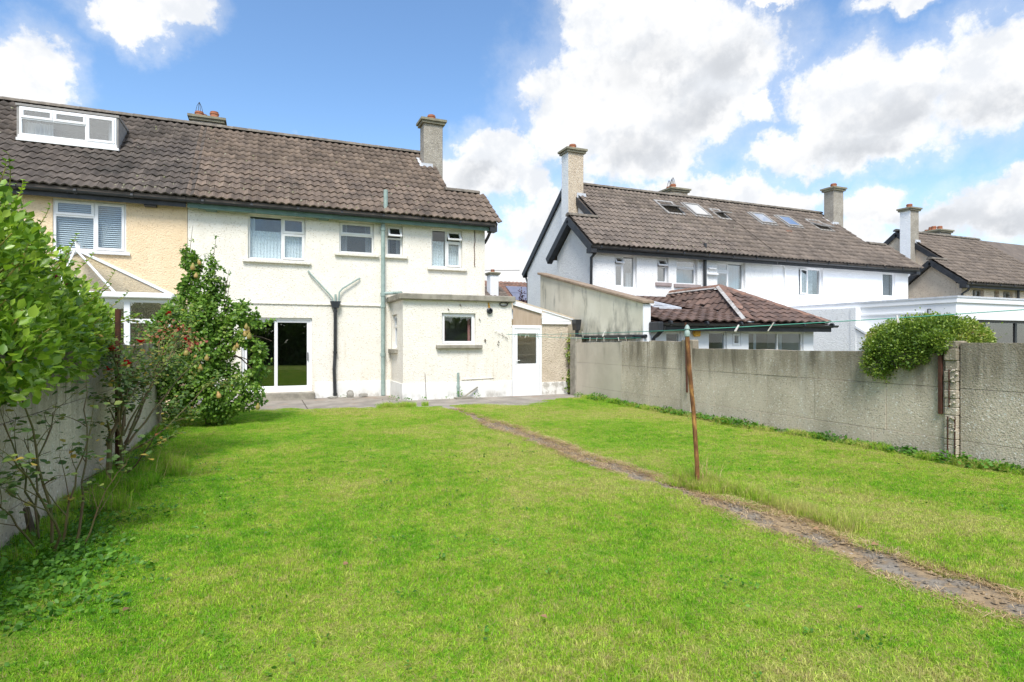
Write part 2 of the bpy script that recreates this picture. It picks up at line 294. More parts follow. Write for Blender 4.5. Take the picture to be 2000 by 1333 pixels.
M['leaf_back'] = leafmat('dark_hedge', [(0,(.04,.08,.02)),(.6,(.09,.16,.04)),(1,(.16,.25,.07))], .6, .35, .2, 1)
M['straw'] = leafmat('dead_straw', [(0,(.16,.09,.045)),(.3,(.38,.26,.13)),(.7,(.66,.48,.27)),(1,(.74,.60,.40))], .8, .2, .1, 4)

def grassmat():
    m = bpy.data.materials.new('grass'); m.use_nodes = True
    t = NT(m.node_tree); b = t.n['Principled BSDF']; o = t.n['Material Output']
    P = t.new('ShaderNodeNewGeometry').outputs['Position']
    r2 = t.new('ShaderNodeNewGeometry').outputs['Random Per Island']; r1 = t.new('ShaderNodeObjectInfo').outputs['Random']
    r = t.math('FRACT', t.math('ADD', r1, r2))
    n1 = t.ramp(t.noise(P, .42, 5, .62), .36, .64); n2 = t.ramp(t.noise(P, 3.1, 6, .7), .34, .68); n3 = t.ramp(t.noise(P, 9, 3, .6), .35, .65); n4 = t.ramp(t.noise(P, 34, 3, .6), .3, .7)
    px = t.new('ShaderNodeSeparateXYZ'); t.l.new(P, px.inputs[0])
    side = t.ramp(px.outputs[0], -1.8, 3.0)                 # the lawn dries out away from the left wall
    dry = t.math('ADD', t.math('MULTIPLY', n1, .44), t.math('ADD', t.math('MULTIPLY', n2, .36), t.math('MULTIPLY', side, .26)))
    dry = t.math('ADD', dry, t.math('ADD', t.math('MULTIPLY_ADD', n3, .24, -.12), t.math('MULTIPLY_ADD', n4, .44, -.22)))
    cr = t.new('ShaderNodeValToRGB'); t.l.new(dry, cr.inputs[0]); e = cr.color_ramp.elements
    for _ in range(2): e.new(.5)
    for i, (p, c) in enumerate([(.02,(.15,.40,.02)),(.36,(.275,.55,.03)),(.64,(.45,.62,.06)),(.96,(.66,.65,.21))]): e[i].position = p; e[i].color = (*c, 1)
    v = t.new('ShaderNodeCombineXYZ'); g = t.ramp(r, 0, 1, .62, 1.38, False)
    for i in range(3): t.l.new(g, v.inputs[i])
    col = t.mix(1.0, cr.outputs[0], v.outputs[0], 'MULTIPLY')
    straw = t.ramp(t.math('ADD', t.math('FRACT', t.math('MULTIPLY', r, 7.31)), t.math('MULTIPLY', dry, .22)), .95, .97)
    col = t.mix(straw, col, (.50,.42,.19))
    t.l.new(col, b.inputs['Base Color']); b.inputs['Roughness'].default_value = .55; b.inputs['Specular IOR Level'].default_value = .22
    tr = t.new('ShaderNodeBsdfTranslucent'); t.l.new(col, tr.inputs[0])
    mx = t.new('ShaderNodeMixShader'); mx.inputs[0].default_value = .45
    t.l.new(b.outputs[0], mx.inputs[1]); t.l.new(tr.outputs[0], mx.inputs[2]); t.l.new(mx.outputs[0], o.inputs[0])
    return m
M['grass'] = grassmat()

# ---------------------------------------------------------------- object helpers
ORG = {}
def tag(o, label=None, cat=None, group=None, kind=None):
    if label: o['label'] = label
    if cat: o['category'] = cat
    if group: o['group'] = group
    if kind: o['kind'] = kind
    return o
def thing(name, loc, label, cat, group=None):
    o = bpy.data.objects.new(name, None); COL.objects.link(o); o.location = loc; o.empty_display_size = .2
    ORG[o] = Vector(loc); return tag(o, label, cat, group)
def link(name, me, parent=None, m=None, org=None):
    o = bpy.data.objects.new(name, me); COL.objects.link(o)
    if m is not None and not me.materials: me.materials.append(m)
    if parent is not None: o.parent = parent; ORG[o] = ORG[parent]
    else: ORG[o] = Vector(org or (0,0,0)); o.location = ORG[o]
    return o
def mesh_np(name, V, F, m=None):
    """V (n,3), F (k, 3 or 4)"""
    V = np.asarray(V, dtype=np.float32); F = np.asarray(F, dtype=np.int32)
    me = bpy.data.meshes.new(name); k = F.shape[1]
    me.vertices.add(len(V)); me.vertices.foreach_set('co', V.ravel())
    me.loops.add(F.size); me.loops.foreach_set('vertex_index', F.ravel())
    me.polygons.add(len(F)); me.polygons.foreach_set('loop_start', np.arange(0, F.size, k, dtype=np.int32)); 
    try: me.polygons.foreach_set('loop_total', np.full(len(F), k, dtype=np.int32))
    except Exception: pass
    me.update(calc_edges=True); me.validate()
    if m is not None: me.materials.append(m)
    return me

class MB:
    def __init__(s): s.v = []; s.f = []
    def add(s, vs, fs):
        b = len(s.v); s.v += [tuple(p) for p in vs]; s.f += [tuple(b+i for i in f) for f in fs]; return s
    def box(s, x0, x1, y0, y1, z0, z1):
        return s.add([(x0,y0,z0),(x1,y0,z0),(x1,y1,z0),(x0,y1,z0),(x0,y0,z1),(x1,y0,z1),(x1,y1,z1),(x0,y1,z1)],
              [(3,2,1,0),(4,5,6,7),(0,1,5,4),(1,2,6,5),(2,3,7,6),(3,0,4,7)])
    def prism(s, poly, d):
        """closed polygon extruded along d"""
        n = len(poly); d = Vector(d); a = [Vector(p) for p in poly]
        nn = sum(((a[i]-a[0]).cross(a[(i+1)%n]-a[0]) for i in range(n)), Vector())
        if nn.dot(d) > 0: a = a[::-1]
        s.add([*a, *[p+d for p in a]], [tuple(range(n)), tuple(range(2*n-1, n-1, -1))] + [(i, i+n, (i+1)%n+n, (i+1)%n) for i in range(n)])
        return s
    def beam(s, p, q, w, h, up=(0,0,1)):
        p = Vector(p); q = Vector(q); t = (q-p).normalized(); u = Vector(up); a = t.cross(u).normalized(); b = a.cross(t).normalized()
        vs = [c + a*(i*w/2) + b*(j*h/2) for c in (p, q) for i, j in ((-1,-1),(1,-1),(1,1),(-1,1))]
        return s.add(vs, [(0,1,2,3),(7,6,5,4),(0,4,5,1),(1,5,6,2),(2,6,7,3),(3,7,4,0)])
    def tube(s, pts, r, n=8, cap=True):
        pts = [Vector(p) for p in pts]; rr = r if isinstance(r, (list, tuple)) else [r]*len(pts)
        b = len(s.v); pa = None
        for i, p in enumerate(pts):
            t = (pts[min(i+1, len(pts)-1)] - pts[max(i-1, 0)]).normalized()
            if pa is None: pa = t.orthogonal().normalized()
            pa = (pa - t*pa.dot(t)).normalized(); pb = t.cross(pa)
            for k in range(n):
                a = 2*math.pi*k/n; s.v.append(tuple(p + (pa*math.cos(a) + pb*math.sin(a))*rr[i]))
        for i in range(len(pts)-1):
            for k in range(n):
                s.f.append((b+i*n+k, b+i*n+(k+1)%n, b+(i+1)*n+(k+1)%n, b+(i+1)*n+k))
        if cap:
            s.f.append(tuple(b+k for k in range(n))[::-1]); s.f.append(tuple(b+(len(pts)-1)*n+k for k in range(n)))
        return s
    def lathe(s, prof, c, n=12, axis=2):
        b = len(s.v); c = Vector(c)
        for (r, h) in prof:
            for k in range(n):
                a = 2*math.pi*k/n; x, y = r*math.cos(a), r*math.sin(a)
                s.v.append(tuple(c + (Vector((x,y,h)) if axis == 2 else Vector((x,h,y)) if axis == 1 else Vector((h,x,y)))))
        for i in range(len(prof)-1):
            for k in range(n): s.f.append((b+i*n+k, b+i*n+(k+1)%n, b+(i+1)*n+(k+1)%n, b+(i+1)*n+k))
        s.f.append(tuple(b+k for k in range(n))[::-1]); s.f.append(tuple(b+(len(prof)-1)*n+k for k in range(n)))
        return s
    def holed(s, a0, a1, z0, z1, d0, d1, holes, axis='y'):
        """slab a0..a1 by z0..z1, thickness d0..d1 along the axis, with rectangular through holes"""
        A = sorted({a0, a1, *[q for h in holes for q in h[:2] if a0 < q < a1]}); Z = sorted({z0, z1, *[q for h in holes for q in h[2:4] if z0 < q < z1]})
        P = (lambda a, d, z: (a, d, z)) if axis == 'y' else (lambda a, d, z: (d, a, z))
        def solid(i, j):
            if i < 0 or j < 0 or i >= len(A)-1 or j >= len(Z)-1: return False
            ca, cz = (A[i]+A[i+1])/2, (Z[j]+Z[j+1])/2
            return not any(h[0] < ca < h[1] and h[2] < cz < h[3] for h in holes)
        for i in range(len(A)-1):
            for j in range(len(Z)-1):
                if not solid(i, j): continue
                x0, x1, y0, y1 = A[i], A[i+1], Z[j], Z[j+1]
                s.add([P(x0,d0,y0),P(x1,d0,y0),P(x1,d0,y1),P(x0,d0,y1)], [(0,1,2,3)])
                s.add([P(x0,d1,y0),P(x1,d1,y0),P(x1,d1,y1),P(x0,d1,y1)], [(3,2,1,0)])
                if not solid(i-1,j): s.add([P(x0,d0,y0),P(x0,d0,y1),P(x0,d1,y1),P(x0,d1,y0)], [(0,1,2,3)])
                if not solid(i+1,j): s.add([P(x1,d0,y0),P(x1,d0,y1),P(x1,d1,y1),P(x1,d1,y0)], [(3,2,1,0)])
                if not solid(i,j-1): s.add([P(x0,d0,y0),P(x1,d0,y0),P(x1,d1,y0),P(x0,d1,y0)], [(3,2,1,0)])
                if not solid(i,j+1): s.add([P(x0,d0,y1),P(x1,d0,y1),P(x1,d1,y1),P(x0,d1,y1)], [(0,1,2,3)])
        return s
    def build(s, name, m, parent=None, bevel=0, smooth=False, org=None, label=None):
        o0 = ORG[parent] if parent is not None else Vector(org or (0,0,0))
        me = bpy.data.meshes.new(name); me.from_pydata([tuple(Vector(p)-o0) for p in s.v], [], s.f); me.update()
        import bmesh
        bm = bmesh.new(); bm.from_mesh(me); bmesh.ops.remove_doubles(bm, verts=bm.verts, dist=1e-5)
        bmesh.ops.recalc_face_normals(bm, faces=bm.faces); bm.to_mesh(me); bm.free()
        if smooth:
            for p in me.polygons: p.use_smooth = True
            try: me.set_sharp_from_angle(angle=R(40))
            except Exception: pass
        o = link(name, me, parent, m, org)
        if bevel:
            b = o.modifiers.new('bevel', 'BEVEL'); b.width = bevel; b.segments = 1; b.limit_method = 'ANGLE'
        if label: o['label'] = label
        return o

def copy_part(o, parent, loc, rot=None, scl=None):
    c = o.copy(); COL.objects.link(c); c.parent = parent; c.location = loc
    if rot is not None: c.rotation_euler = rot
    if scl is not None: c.scale = scl
    return c

# leaves ------------------------------------------------------------------
LEAF8 = (np.array([(0,0,0),(-.30,.28,.05),(0,.28,-.02),(.30,.28,.05),(-.40,.6,.06),(0,.6,-.03),(.40,.6,.06),(0,1,-.06)], dtype=np.float32),
         np.array([(0,2,1),(0,3,2),(1,2,5),(1,5,4),(2,3,6),(2,6,5),(4,5,7),(5,6,7)]))
LEAF2 = (np.array([(0,0,0),(-.3,.5,.06),(.3,.5,.06),(0,1,-.04)], dtype=np.float32), np.array([(0,2,1),(1,2,3)]))
def frames(D, N):
    D = D/np.linalg.norm(D, axis=1, keepdims=True); B = np.cross(D, N); B /= (np.linalg.norm(B, axis=1, keepdims=True)+1e-9); N2 = np.cross(B, D)
    return B, D, N2
def leaves(P, D, N, S, tpl=LEAF8, wid=1.0):
    tv, tf = tpl; B, D, N = frames(D, N); S = np.broadcast_to(np.asarray(S, dtype=np.float32), (len(P),))
    L = tv[None]*S[:, None, None]
    V = P[:, None] + L[..., 0:1]*wid*B[:, None] + L[..., 1:2]*D[:, None] + L[..., 2:3]*N[:, None]
    F = tf[None] + (np.arange(len(P))*len(tv))[:, None, None]
    return V.reshape(-1, 3), F.reshape(-1, 3)
def unit(n):
    v = RNG.normal(size=(n, 3)); return v/np.linalg.norm(v, axis=1, keepdims=True)
def in_lobes(lobes, n, shell=.45):
    """points through the outer part of overlapping ellipsoids, with outward directions; lobes (cx,cy,cz,rx,ry,rz,weight)"""
    L = np.array(lobes); w = L[:, 6]/L[:, 6].sum(); k = RNG.choice(len(L), n, p=w)
    u = unit(n); r = (1-shell*RNG.random(n)**1.7)[:, None]
    P = L[k, :3] + u*L[k, 3:6]*r
    return P, u
CAMV = np.array([0, 0, 1.6])
def foliage_parts(root, P, D, N, S, m, n_ind, stuff_name, tpl=LEAF8, wid=1.0, part='leaf'):
    """nearest leaves in front become parts of their own, the rest one mass"""
    o0 = np.array(ORG[root]); dist = np.linalg.norm(P-CAMV, axis=1)
    order = np.argsort(dist); ind = order[:n_ind]; rest = order[n_ind:]
    if n_ind:
        me = mesh_np(part, tpl[0]*np.array([wid, 1, 1]), tpl[1], m); B, D2, N2 = frames(D[ind], N[ind])
        for i in range(len(ind)):
            o = bpy.data.objects.new(part, me); COL.objects.link(o); o.parent = root
            mt = Matrix((B[i], D2[i], N2[i])).transposed().to_4x4(); s_ = float(S[ind[i]])
            o.matrix_local = Matrix.Translation(Vector(P[ind[i]]-o0)) @ mt @ Matrix.Scale(s_, 4)
    V, F = leaves(P[rest], D[rest], N[rest], S[rest], tpl, wid)
    o = link(stuff_name, mesh_np(stuff_name, V-o0, F, m), root); o['kind'] = 'stuff'
    return o

# tiles -------------------------------------------------------------------
def tile_template(cw, ln, h=.047, lip=.034):
    n = 6; xs = np.linspace(-cw*.5, cw*.5, n+1)
    zs = h*np.abs(np.sin(math.pi*xs/cw))**1.5
    V = []
    for x, z in zip(xs, zs): V += [(x, 0, z+lip), (x, ln, z), (x, .004, z-.004)]
    F = []
    for i in range(n):
        a = i*3; b = a+3; F += [(a, b, b+1, a+1), (a+2, b+2, b, a)]
    return np.array(V, dtype=np.float32), np.array(F)
def tile_plane(root, O, Rv, Uv, cw, gauge, s0, s1, t1, inside, m, n_ind, jitter=1.0, flat=False):
    O = Vector(O); Rv = Vector(Rv).normalized(); Uv = Vector(Uv).normalized(); Nv = Rv.cross(Uv).normalized()
    tv, tf = tile_template(cw, gauge+.05, .03 if flat else .047)
    items = []
    for j in range(int(t1/gauge)+1):
        for i in range(int((s1-s0)/cw)+1):
            s, t = s0+(i+.5)*cw, j*gauge
            if inside(s, t+gauge*.5): items.append((s, t))
    if not items: return
    P = np.array([tuple(O+Rv*s+Uv*t+Nv*.008) for s, t in items])
    order = np.argsort(np.linalg.norm(P-CAMV, axis=1)); o0 = ORG[root]
    base = Matrix((Rv, Uv, Nv)).transposed()
    me = mesh_np('tile', tv, tf, m)
    for p in me.polygons: p.use_smooth = False
    VV, FF = [], []
    for r_, k in enumerate(order):
        mt = base @ Matrix.Rotation(random.gauss(0, .012)*jitter, 3, 'Z') @ Matrix.Rotation(random.gauss(0, .012)*jitter, 3, 'X')
        p = Vector(P[k]) + Nv*random.uniform(0, .008)*jitter + Uv*random.gauss(0, .006)*jitter
        if r_ < n_ind:
            o = bpy.data.objects.new('tile', me); COL.objects.link(o); o.parent = root
            o.matrix_local = Matrix.Translation(p-o0) @ mt.to_4x4()
        else:
            FF.append(tf + len(VV)*len(tv)); VV.append(tv @ np.array(mt).T + np.array(p-o0))
    if VV:
        o = link('tiles', mesh_np('tiles', np.concatenate(VV), np.concatenate(FF), m), root); o['kind'] = 'stuff'

def moss(root, x0, x1, n, dz):
    mb = MB()
    for _ in range(n):
        x = random.uniform(x0, x1); y = EY+(RY-EY)*random.random()**1.6*.97; s_ = random.uniform(.012,.035); z = roofz(y, dz)+.045
        mb.lathe([(s_,-.03),(s_*1.1,0),(s_*.6,s_*.5),(0.001,s_*.6)], (x,y,z), 5)
    mb.build('moss', M['moss'], root)['kind'] = 'stuff'
def ridge_tiles(root, a, b, m, ln=.46, r=.165, name='ridge_tile', up=(0,0,1)):
    a = Vector(a); b = Vector(b); L = (b-a).length; n = max(1, round(L/ln)); t = (b-a)/L
    side = t.cross(Vector(up)).normalized(); u = side.cross(t).normalized()
    for i in range(n):
        mb = MB(); k = 7; p0 = a+t*(L*i/n-.012); p1 = a+t*(L*(i+1)/n+.012)
        ring = [(math.cos(math.pi*q/(k-1)), math.sin(math.pi*q/(k-1))) for q in range(k)]
        q0 = [p0+side*(c*(r*1.02))+u*(s*r*.75-.05) for c, s in ring]; q1 = [p1+side*(c*r*.97)+u*(s*r*.7-.05) for c, s in ring]
        mb.add(q0+q1, [(j, j+1, k+j+1, k+j) for j in range(k-1)] + [tuple(range(k))[::-1], tuple(range(k, 2*k))])
        mb.build(name, m, root)

def gutter(root, x0, x1, y, z, m=None, name='gutter', r=.06):
    mb = MB(); k = 7; ring = [(math.cos(math.pi+math.pi*q/(k-1)), math.sin(math.pi+math.pi*q/(k-1))) for q in range(k)]
    for rr in (r, r*.88):
        mb.add([(x, y+c*rr, z+s*rr) for x in (x0, x1) for c, s in ring], [(j, j+1, k+j+1, k+j) for j in range(k-1)])
    mb.add([(x0, y+c*r, z+s*r) for c, s in ring], [tuple(range(k))]); mb.add([(x1, y+c*r, z+s*r) for c, s in ring], [tuple(range(k))])
    g = mb.build(name, m or M['black'], root)
    x = x0+.35
    while x < x1-.1:
        MB().tube([(x-.03, y, z-.004), (x+.03, y, z-.004)], r*1.13, 10).build('bracket', m or M['black'], g); x += 1.15
    return g

# windows -----------------------------------------------------------------
def curtain(x0, x1, z0, z1, y, parent, m, amp=.018, wl=.06, name='curtain', axis='y'):
    n = max(6, int((x1-x0)/wl*6)); V = []; 
    for i in range(n+1):
        x = x0+(x1-x0)*i/n; d = amp*math.sin(2*math.pi*(x-x0)/wl+.6*math.sin(x*9)); V += [(x, y+d, z0), (x, y+d*.7, z1)]
    if axis == 'x': V = [(b, a, c) for a, b, c in V]
    mb = MB().add(V, [(2*i, 2*i+2, 2*i+3, 2*i+1) for i in range(n)])
    return mb.build(name, m, parent, smooth=True)

def window(root, x0, x1, z0, z1, Y, lights, sill=None, fm='upvc', bar=.055, glass='glass', dress=None, room='dark', recess=.09, depth=.07, roomdepth=.9, axis='y', name='window', room_over=.25):
    """frame set in an opening; lights: (fx0,fx1,fz0,fz1,kind) as fractions, kind fixed | sash | tilt | ajar"""
    P = (lambda v: v) if axis == 'y' else (lambda v: [(b, a, c) for a, b, c in v])
    w, h = x1-x0, z1-z0; y0 = Y+recess; holes = []
    for (a, b, c, d, k) in lights:
        holes.append((x0+(a*w if a > 0 else bar)+(bar/2 if a > 0 else 0), x0+(b*w-bar/2 if b < 1 else w-bar), z0+(c*h+bar/2 if c > 0 else bar), z0+(d*h-bar/2 if d < 1 else h-bar)))
    mb = MB().holed(x0, x1, z0, z1, y0, y0+depth, holes); mb.v = P(mb.v)
    fr = mb.build(name, M[fm], root, bevel=.006)
    for H, L in zip(holes, lights):
        hx0, hx1, hz0, hz1 = H; k = L[4]
        if k == 'fixed':
            g = MB().box(hx0, hx1, y0+.03, y0+.036, hz0, hz1); g.v = P(g.v); g.build('pane', M[glass], fr)
        else:
            sb = .042; e = .018
            sm = MB().holed(hx0-e, hx1+e, hz0-e, hz1+e, y0-.022, y0+.02, [(hx0+sb, hx1-sb, hz0+sb, hz1-sb)])
            g = MB().box(hx0+sb, hx1-sb, y0-.006, y0, hz0+sb, hz1-sb)
            if k in ('tilt', 'ajar'):
                ang = R(32 if k == 'tilt' else -16)
                rot = Matrix.Translation((0, y0-.03, hz1)) @ Matrix.Rotation(-ang, 4, 'X') @ Matrix.Translation((0, -(y0-.03), -hz1)) if k == 'tilt' else \
                      Matrix.Translation((hx1, y0-.03, 0)) @ Matrix.Rotation(-ang, 4, 'Z') @ Matrix.Translation((-hx1, -(y0-.03), 0))
                if k == 'tilt': rot = Matrix.Translation((0, y0-.03, hz1)) @ Matrix.Rotation(ang*-1, 4, 'X') @ Matrix.Translation((0, -(y0-.03), -hz1))
                sm.v = [tuple(rot @ Vector(p)) for p in sm.v]; g.v = [tuple(rot @ Vector(p)) for p in g.v]
            sm.v = P(sm.v); g.v = P(g.v)
            sm.build('sash', M[fm], fr, bevel=.005); g.build('pane', M[glass], fr)
    if sill:
        ov, zt, th, smat, proj = sill
        s_ = MB().box(x0-ov, x1+ov, Y-proj, Y+recess-.002, z0-th, z0+zt); s_.v = P(s_.v); s_.build('sill', M[smat], fr, bevel=.012)
    yb = y0+depth+.01; d = 1 if roomdepth > 0 else -1; yr = y0+depth+roomdepth
    rb = MB(); e = room_over
    rb.add([(x0-e,yb,z0-e),(x1+e,yb,z0-e),(x1+e,yb,z1+e),(x0-e,yb,z1+e),(x0-e,yr,z0-e),(x1+e,yr,z0-e),(x1+e,yr,z1+e),(x0-e,yr,z1+e)], [(4,5,6,7),(0,1,5,4),(1,2,6,5),(2,3,7,6),(3,0,4,7)])
    rb.v = P(rb.v); rb.build('room_lining', M[room], fr)
    for dd in dress or ():
        kind, a, b, c, d2 = dd[:5]
        X0, X1, Z0, Z1 = x0+a*w, x0+b*w, z0+c*h, z0+d2*h
        if kind == 'lace': curtain(X0, X1, Z0, Z1, yb+.06, fr, M['lace'], .02, .085, axis=axis)
        elif kind == 'drape': curtain(X0, X1, Z0, Z1, yb+.10, fr, M['drape'], .03, .09, axis=axis)
        elif kind == 'red': curtain(X0, X1, Z0, Z1, yb+.09, fr, M['redcurtain'], .02, .06, axis=axis)
        elif kind == 'blind':
            bm_ = MB(); n = int((Z1-Z0)/.05)
            for i in range(n):
                z = Z0+(i+.5)*(Z1-Z0)/n
                bm_.add([(X0,yb+.02,z-.016),(X1,yb+.02,z-.016),(X1,yb+.05,z+.012),(X0,yb+.05,z+.012)], [(0,1,2,3)])
            bm_.v = P(bm_.v); o = bm_.build('blind', M['blind'], fr)
    return fr

# ================================================================ SETTING
def structure(o): o['kind'] = 'structure'; return o
# ground sheet to the horizon, a little below the garden
n = 40
structure(MB().add([(-600,-600,-.62),(600,-600,-.62),(600,900,-.62),(-600,900,-.62)], [(0,1,2,3)]).build('ground', M['earth']))
GX0, GX1, GY0, GY1 = -1.79, 8.4, -7.0, 14.9
PX0, PX1 = 3.91, 4.25
def path_edges(y):
    a = PX0 + .02*math.sin(y*1.7) + .03*math.sin(y*4.1+1) + .02*math.sin(y*11) ; b = PX1 + .03*math.sin(y*1.3+2) + .04*math.sin(y*3.3) + .025*math.sin(y*9.1)
    return a, b + (.12 if y < 4.2 else 0)
def lawn_z(x, y):
    z = .012*math.sin(x*1.3+y*.7)+.010*math.sin(y*1.9-x*.6)+.006*math.sin(x*4.1+y*3.3)
    a, b = path_edges(y)
    d = max(a-x, x-b)
    return z + (-.035 if d < 0 else 0)
def edge_y(x):          # ragged far edge of the turf along the patio
    return (14.95-.38*max(0, x+.2)*.7 if x < 3.2 else 14.0+.05*(x-3.2)) + .06*math.sin(x*5) + .05*math.sin(x*11+1)
nx, ny = 100, 190; V = []; F = []
for j in range(ny+1):
    for i in range(nx+1):
        x = GX0+(GX1-GX0)*i/nx; y = GY0+(15.3-GY0)*j/ny; V.append((x, y, lawn_z(x, y) - (.03 if y > edge_y(x) else 0)))
for j in range(ny):
    for i in range(nx):
        a = j*(nx+1)+i; F.append((a, a+1, a+nx+2, a+nx+1))
lw = link('lawn', mesh_np('lawn', V, F, M['soil'])); structure(lw)
mb = MB()
for (x0, x1, y0, y1, z) in [(-1.79,.95,14.1,17.2,.0),(.965,3.44,13.9,17.2,.004),(3.45,5.6,13.2,15.6,-.002),(5.612,8.4,13.2,15.6,.003)]:
    mb.box(x0, x1, y0, y1, -.3, z)
pt = structure(mb.build('patio', M['patio'], bevel=.01))
# path down the garden: worn concrete with ragged edges
V = []; F = []; N = 150
for j in range(N+1):
    y = -7+20.6*j/N; a, b = path_edges(y)
    for i in range(7):
        x = a-.06+(b-a+.12)*i/6; V.append((x, y, -.006+.012*math.sin(y*7+i*2.1)*math.sin(i*1.7+y*2.3)-(.03 if i in (0,6) else 0)))
for j in range(N):
    for i in range(6):
        k = j*7+i; F.append((k, k+1, k+8, k+7))
structure(link('path', mesh_np('path', V, F, M['path'])))

# ================================================================ HOUSES
PITCH = .77; SL = math.hypot(1, PITCH); EY, RY, SY = 16.85, 20.95, 18.5      # eaves, main ridge, side ridge (depths)
def roofz(y, dz): return 5.28 + dz + PITCH*(y-EY)

def half_house(root, xo, xp, dz, wall, openings, tilem, n_ind, fascia='blackboard', gut=True, zb=-.5, cw=.205, barge='blackboard', chim='chimney', chim_side=None, skip=None, chim_h=9.25):
    s = 1 if xp > xo else -1
    a, b = min(xo, xp), max(xo, xp); E = 5.25+dz
    X = lambda o: xo + s*o
    MB().holed(a, b, zb, E, 17.2, 17.46, openings).build('wall', M[wall], root)
    # side of the projecting strip, its gable and the main gable behind it
    g = MB(); t_ = s*.22
    g.prism([(xo,17.47,zb),(xo,19.8,zb),(xo,19.8,E),(xo,18.5,E+1.0),(xo,17.47,E+.2)], (t_,0,0))
    g.prism([(X(.23),19.79,zb),(X(1.0),19.79,zb),(X(1.0),19.79,E),(X(.23),19.79,E)], (0,-.2,0))
    mz = roofz(RY, dz)-.12
    g.prism([(X(1.0),19.8,zb),(X(1.0),24.7,zb),(X(1.0),24.7,E),(X(1.0),RY,mz),(X(1.0),18.6,roofz(18.6,dz)-.12),(X(1.0),18.6,zb)], (t_,0,0))
    g.build('gable_wall', M[wall], root)
    MB().box(min(X(1.22),xp), max(X(1.22),xp), 24.5, 24.7, zb, E).build('front_wall', M[wall], root)
    # roof decks under the tiles
    r = MB(); T = -.03; vo, vm = X(-.25), X(.92)
    def slab(p4):
        r.add([*p4, *[(x, y, z-.1) for x, y, z in p4]], [(0,1,2,3),(7,6,5,4),(0,4,5,1),(1,5,6,2),(2,6,7,3),(3,7,4,0)])
    z = lambda y: roofz(y, dz)+T
    slab([(vo,EY,z(EY)),(xp,EY,z(EY)),(xp,SY,z(SY)),(vo,SY,z(SY))])
    slab([(vm,SY,z(SY)),(xp,SY,z(SY)),(xp,RY,z(RY)),(vm,RY,z(RY))])
    slab([(vm,RY,z(RY)),(xp,RY,z(RY)),(xp,25.05,z(EY)),(vm,25.05,z(EY))])
    slab([(vo,SY,z(SY)),(vm,SY,z(SY)),(vm,20.15,z(EY)),(vo,20.15,z(EY))])
    r.build('roof', M['tile_mossy'], root)
    lo, hi = (vo, xp) if s > 0 else (xp, vo); t1 = (RY-EY)*SL; ts = (SY-EY)*SL
    def inside(q, t):
        x = lo+q
        if t > t1-.05 or (skip and skip(x, EY+t/SL)): return False
        return t < ts-.03 or (x > vm if s > 0 else x < vm)
    tile_plane(root, (lo, EY-.03, roofz(EY, dz)-.035), (1,0,0), (0,1,PITCH), cw, .34, 0, hi-lo, t1, inside, M[tilem], n_ind)
    ridge_tiles(root, (min(vm,xp), RY, roofz(RY,dz)+.04), (max(vm,xp), RY, roofz(RY,dz)+.04), M['ridge'])
    ridge_tiles(root, (min(vo,vm), SY, roofz(SY,dz)+.03), (max(vo,vm), SY, roofz(SY,dz)+.03), M['ridge'])
    # fascia, soffit and gutter
    fx0, fx1 = min(vo,xp)+.02, max(vo,xp)-(.0 if s > 0 else .02)
    f = MB().box(fx0, fx1, 16.93, 16.96, roofz(EY,dz)-.27, roofz(EY,dz)-.085).box(fx0, fx1, 16.962, 17.198, roofz(EY,dz)-.13, roofz(EY,dz)-.11)
    f.build('fascia', M[fascia], root, bevel=.005)
    if gut: gutter(root, fx0, fx1+.04*s, 16.865, roofz(EY,dz)-.10)
    # bargeboards
    bb = MB()
    for (xx, y0, y1) in ((vo, EY+.02, SY), (vo, 20.17, SY), (vm, SY+.05, RY), (vm, 25.07, RY)):
        p, q = (xx-s*.012, y0, roofz(EY if y0 in (20.17,25.07) else y0, dz)-.17), (xx-s*.012, y1, roofz(y1,dz)-.17)
        bb.beam(p, q, .03, .24)
        bb.beam((p[0]+s*.12,p[1],p[2]-.10), (q[0]+s*.12,q[1],q[2]-.10), .2, .02)
    for (y, zz) in ((EY+.05, roofz(EY,dz)-.24),): bb.box(min(vo-s*.028, vo+s*.2), max(vo-s*.028, vo+s*.2), y-.06, y+.24, zz-.05, zz+.10)
    bb.build('bargeboard', M[barge], root)
    gz = roofz(EY,dz)-.10
    MB().tube([(vm-s*.02,25.1,gz),(vm+s*2,25.1,gz)], .06).tube([(vm+s*.1,25.05,gz),(vm+s*.12,24.85,gz-.35),(vm+s*.12,24.78,gz-.45),(vm+s*.12,24.78,zb)], .045).build('street_downpipe', M['black'], root, smooth=True)
    # gable chimney
    cx0, cx1 = X(.56), X(1.24)
    c = chimney_stack(root, min(cx0,cx1), max(cx0,cx1), 19.95, 20.5, E-.5, chim_h, chim, [(.5, .5)], side=chim_side, sidex=cx0 if chim_side else None)
    fl = MB(); xa = X(1.25)
    fl.beam((xa+s*.06, 19.9, roofz(19.9,dz)+.05), (xa+s*.06, 20.5, roofz(20.5,dz)+.05), .16, .02)
    fl.box(min(X(.93),X(1.33)), max(X(.93),X(1.33)), 19.925, 19.948, roofz(19.93,dz)-.03, roofz(19.93,dz)+.16)
    fl.build('flashing', M['lead'], c)

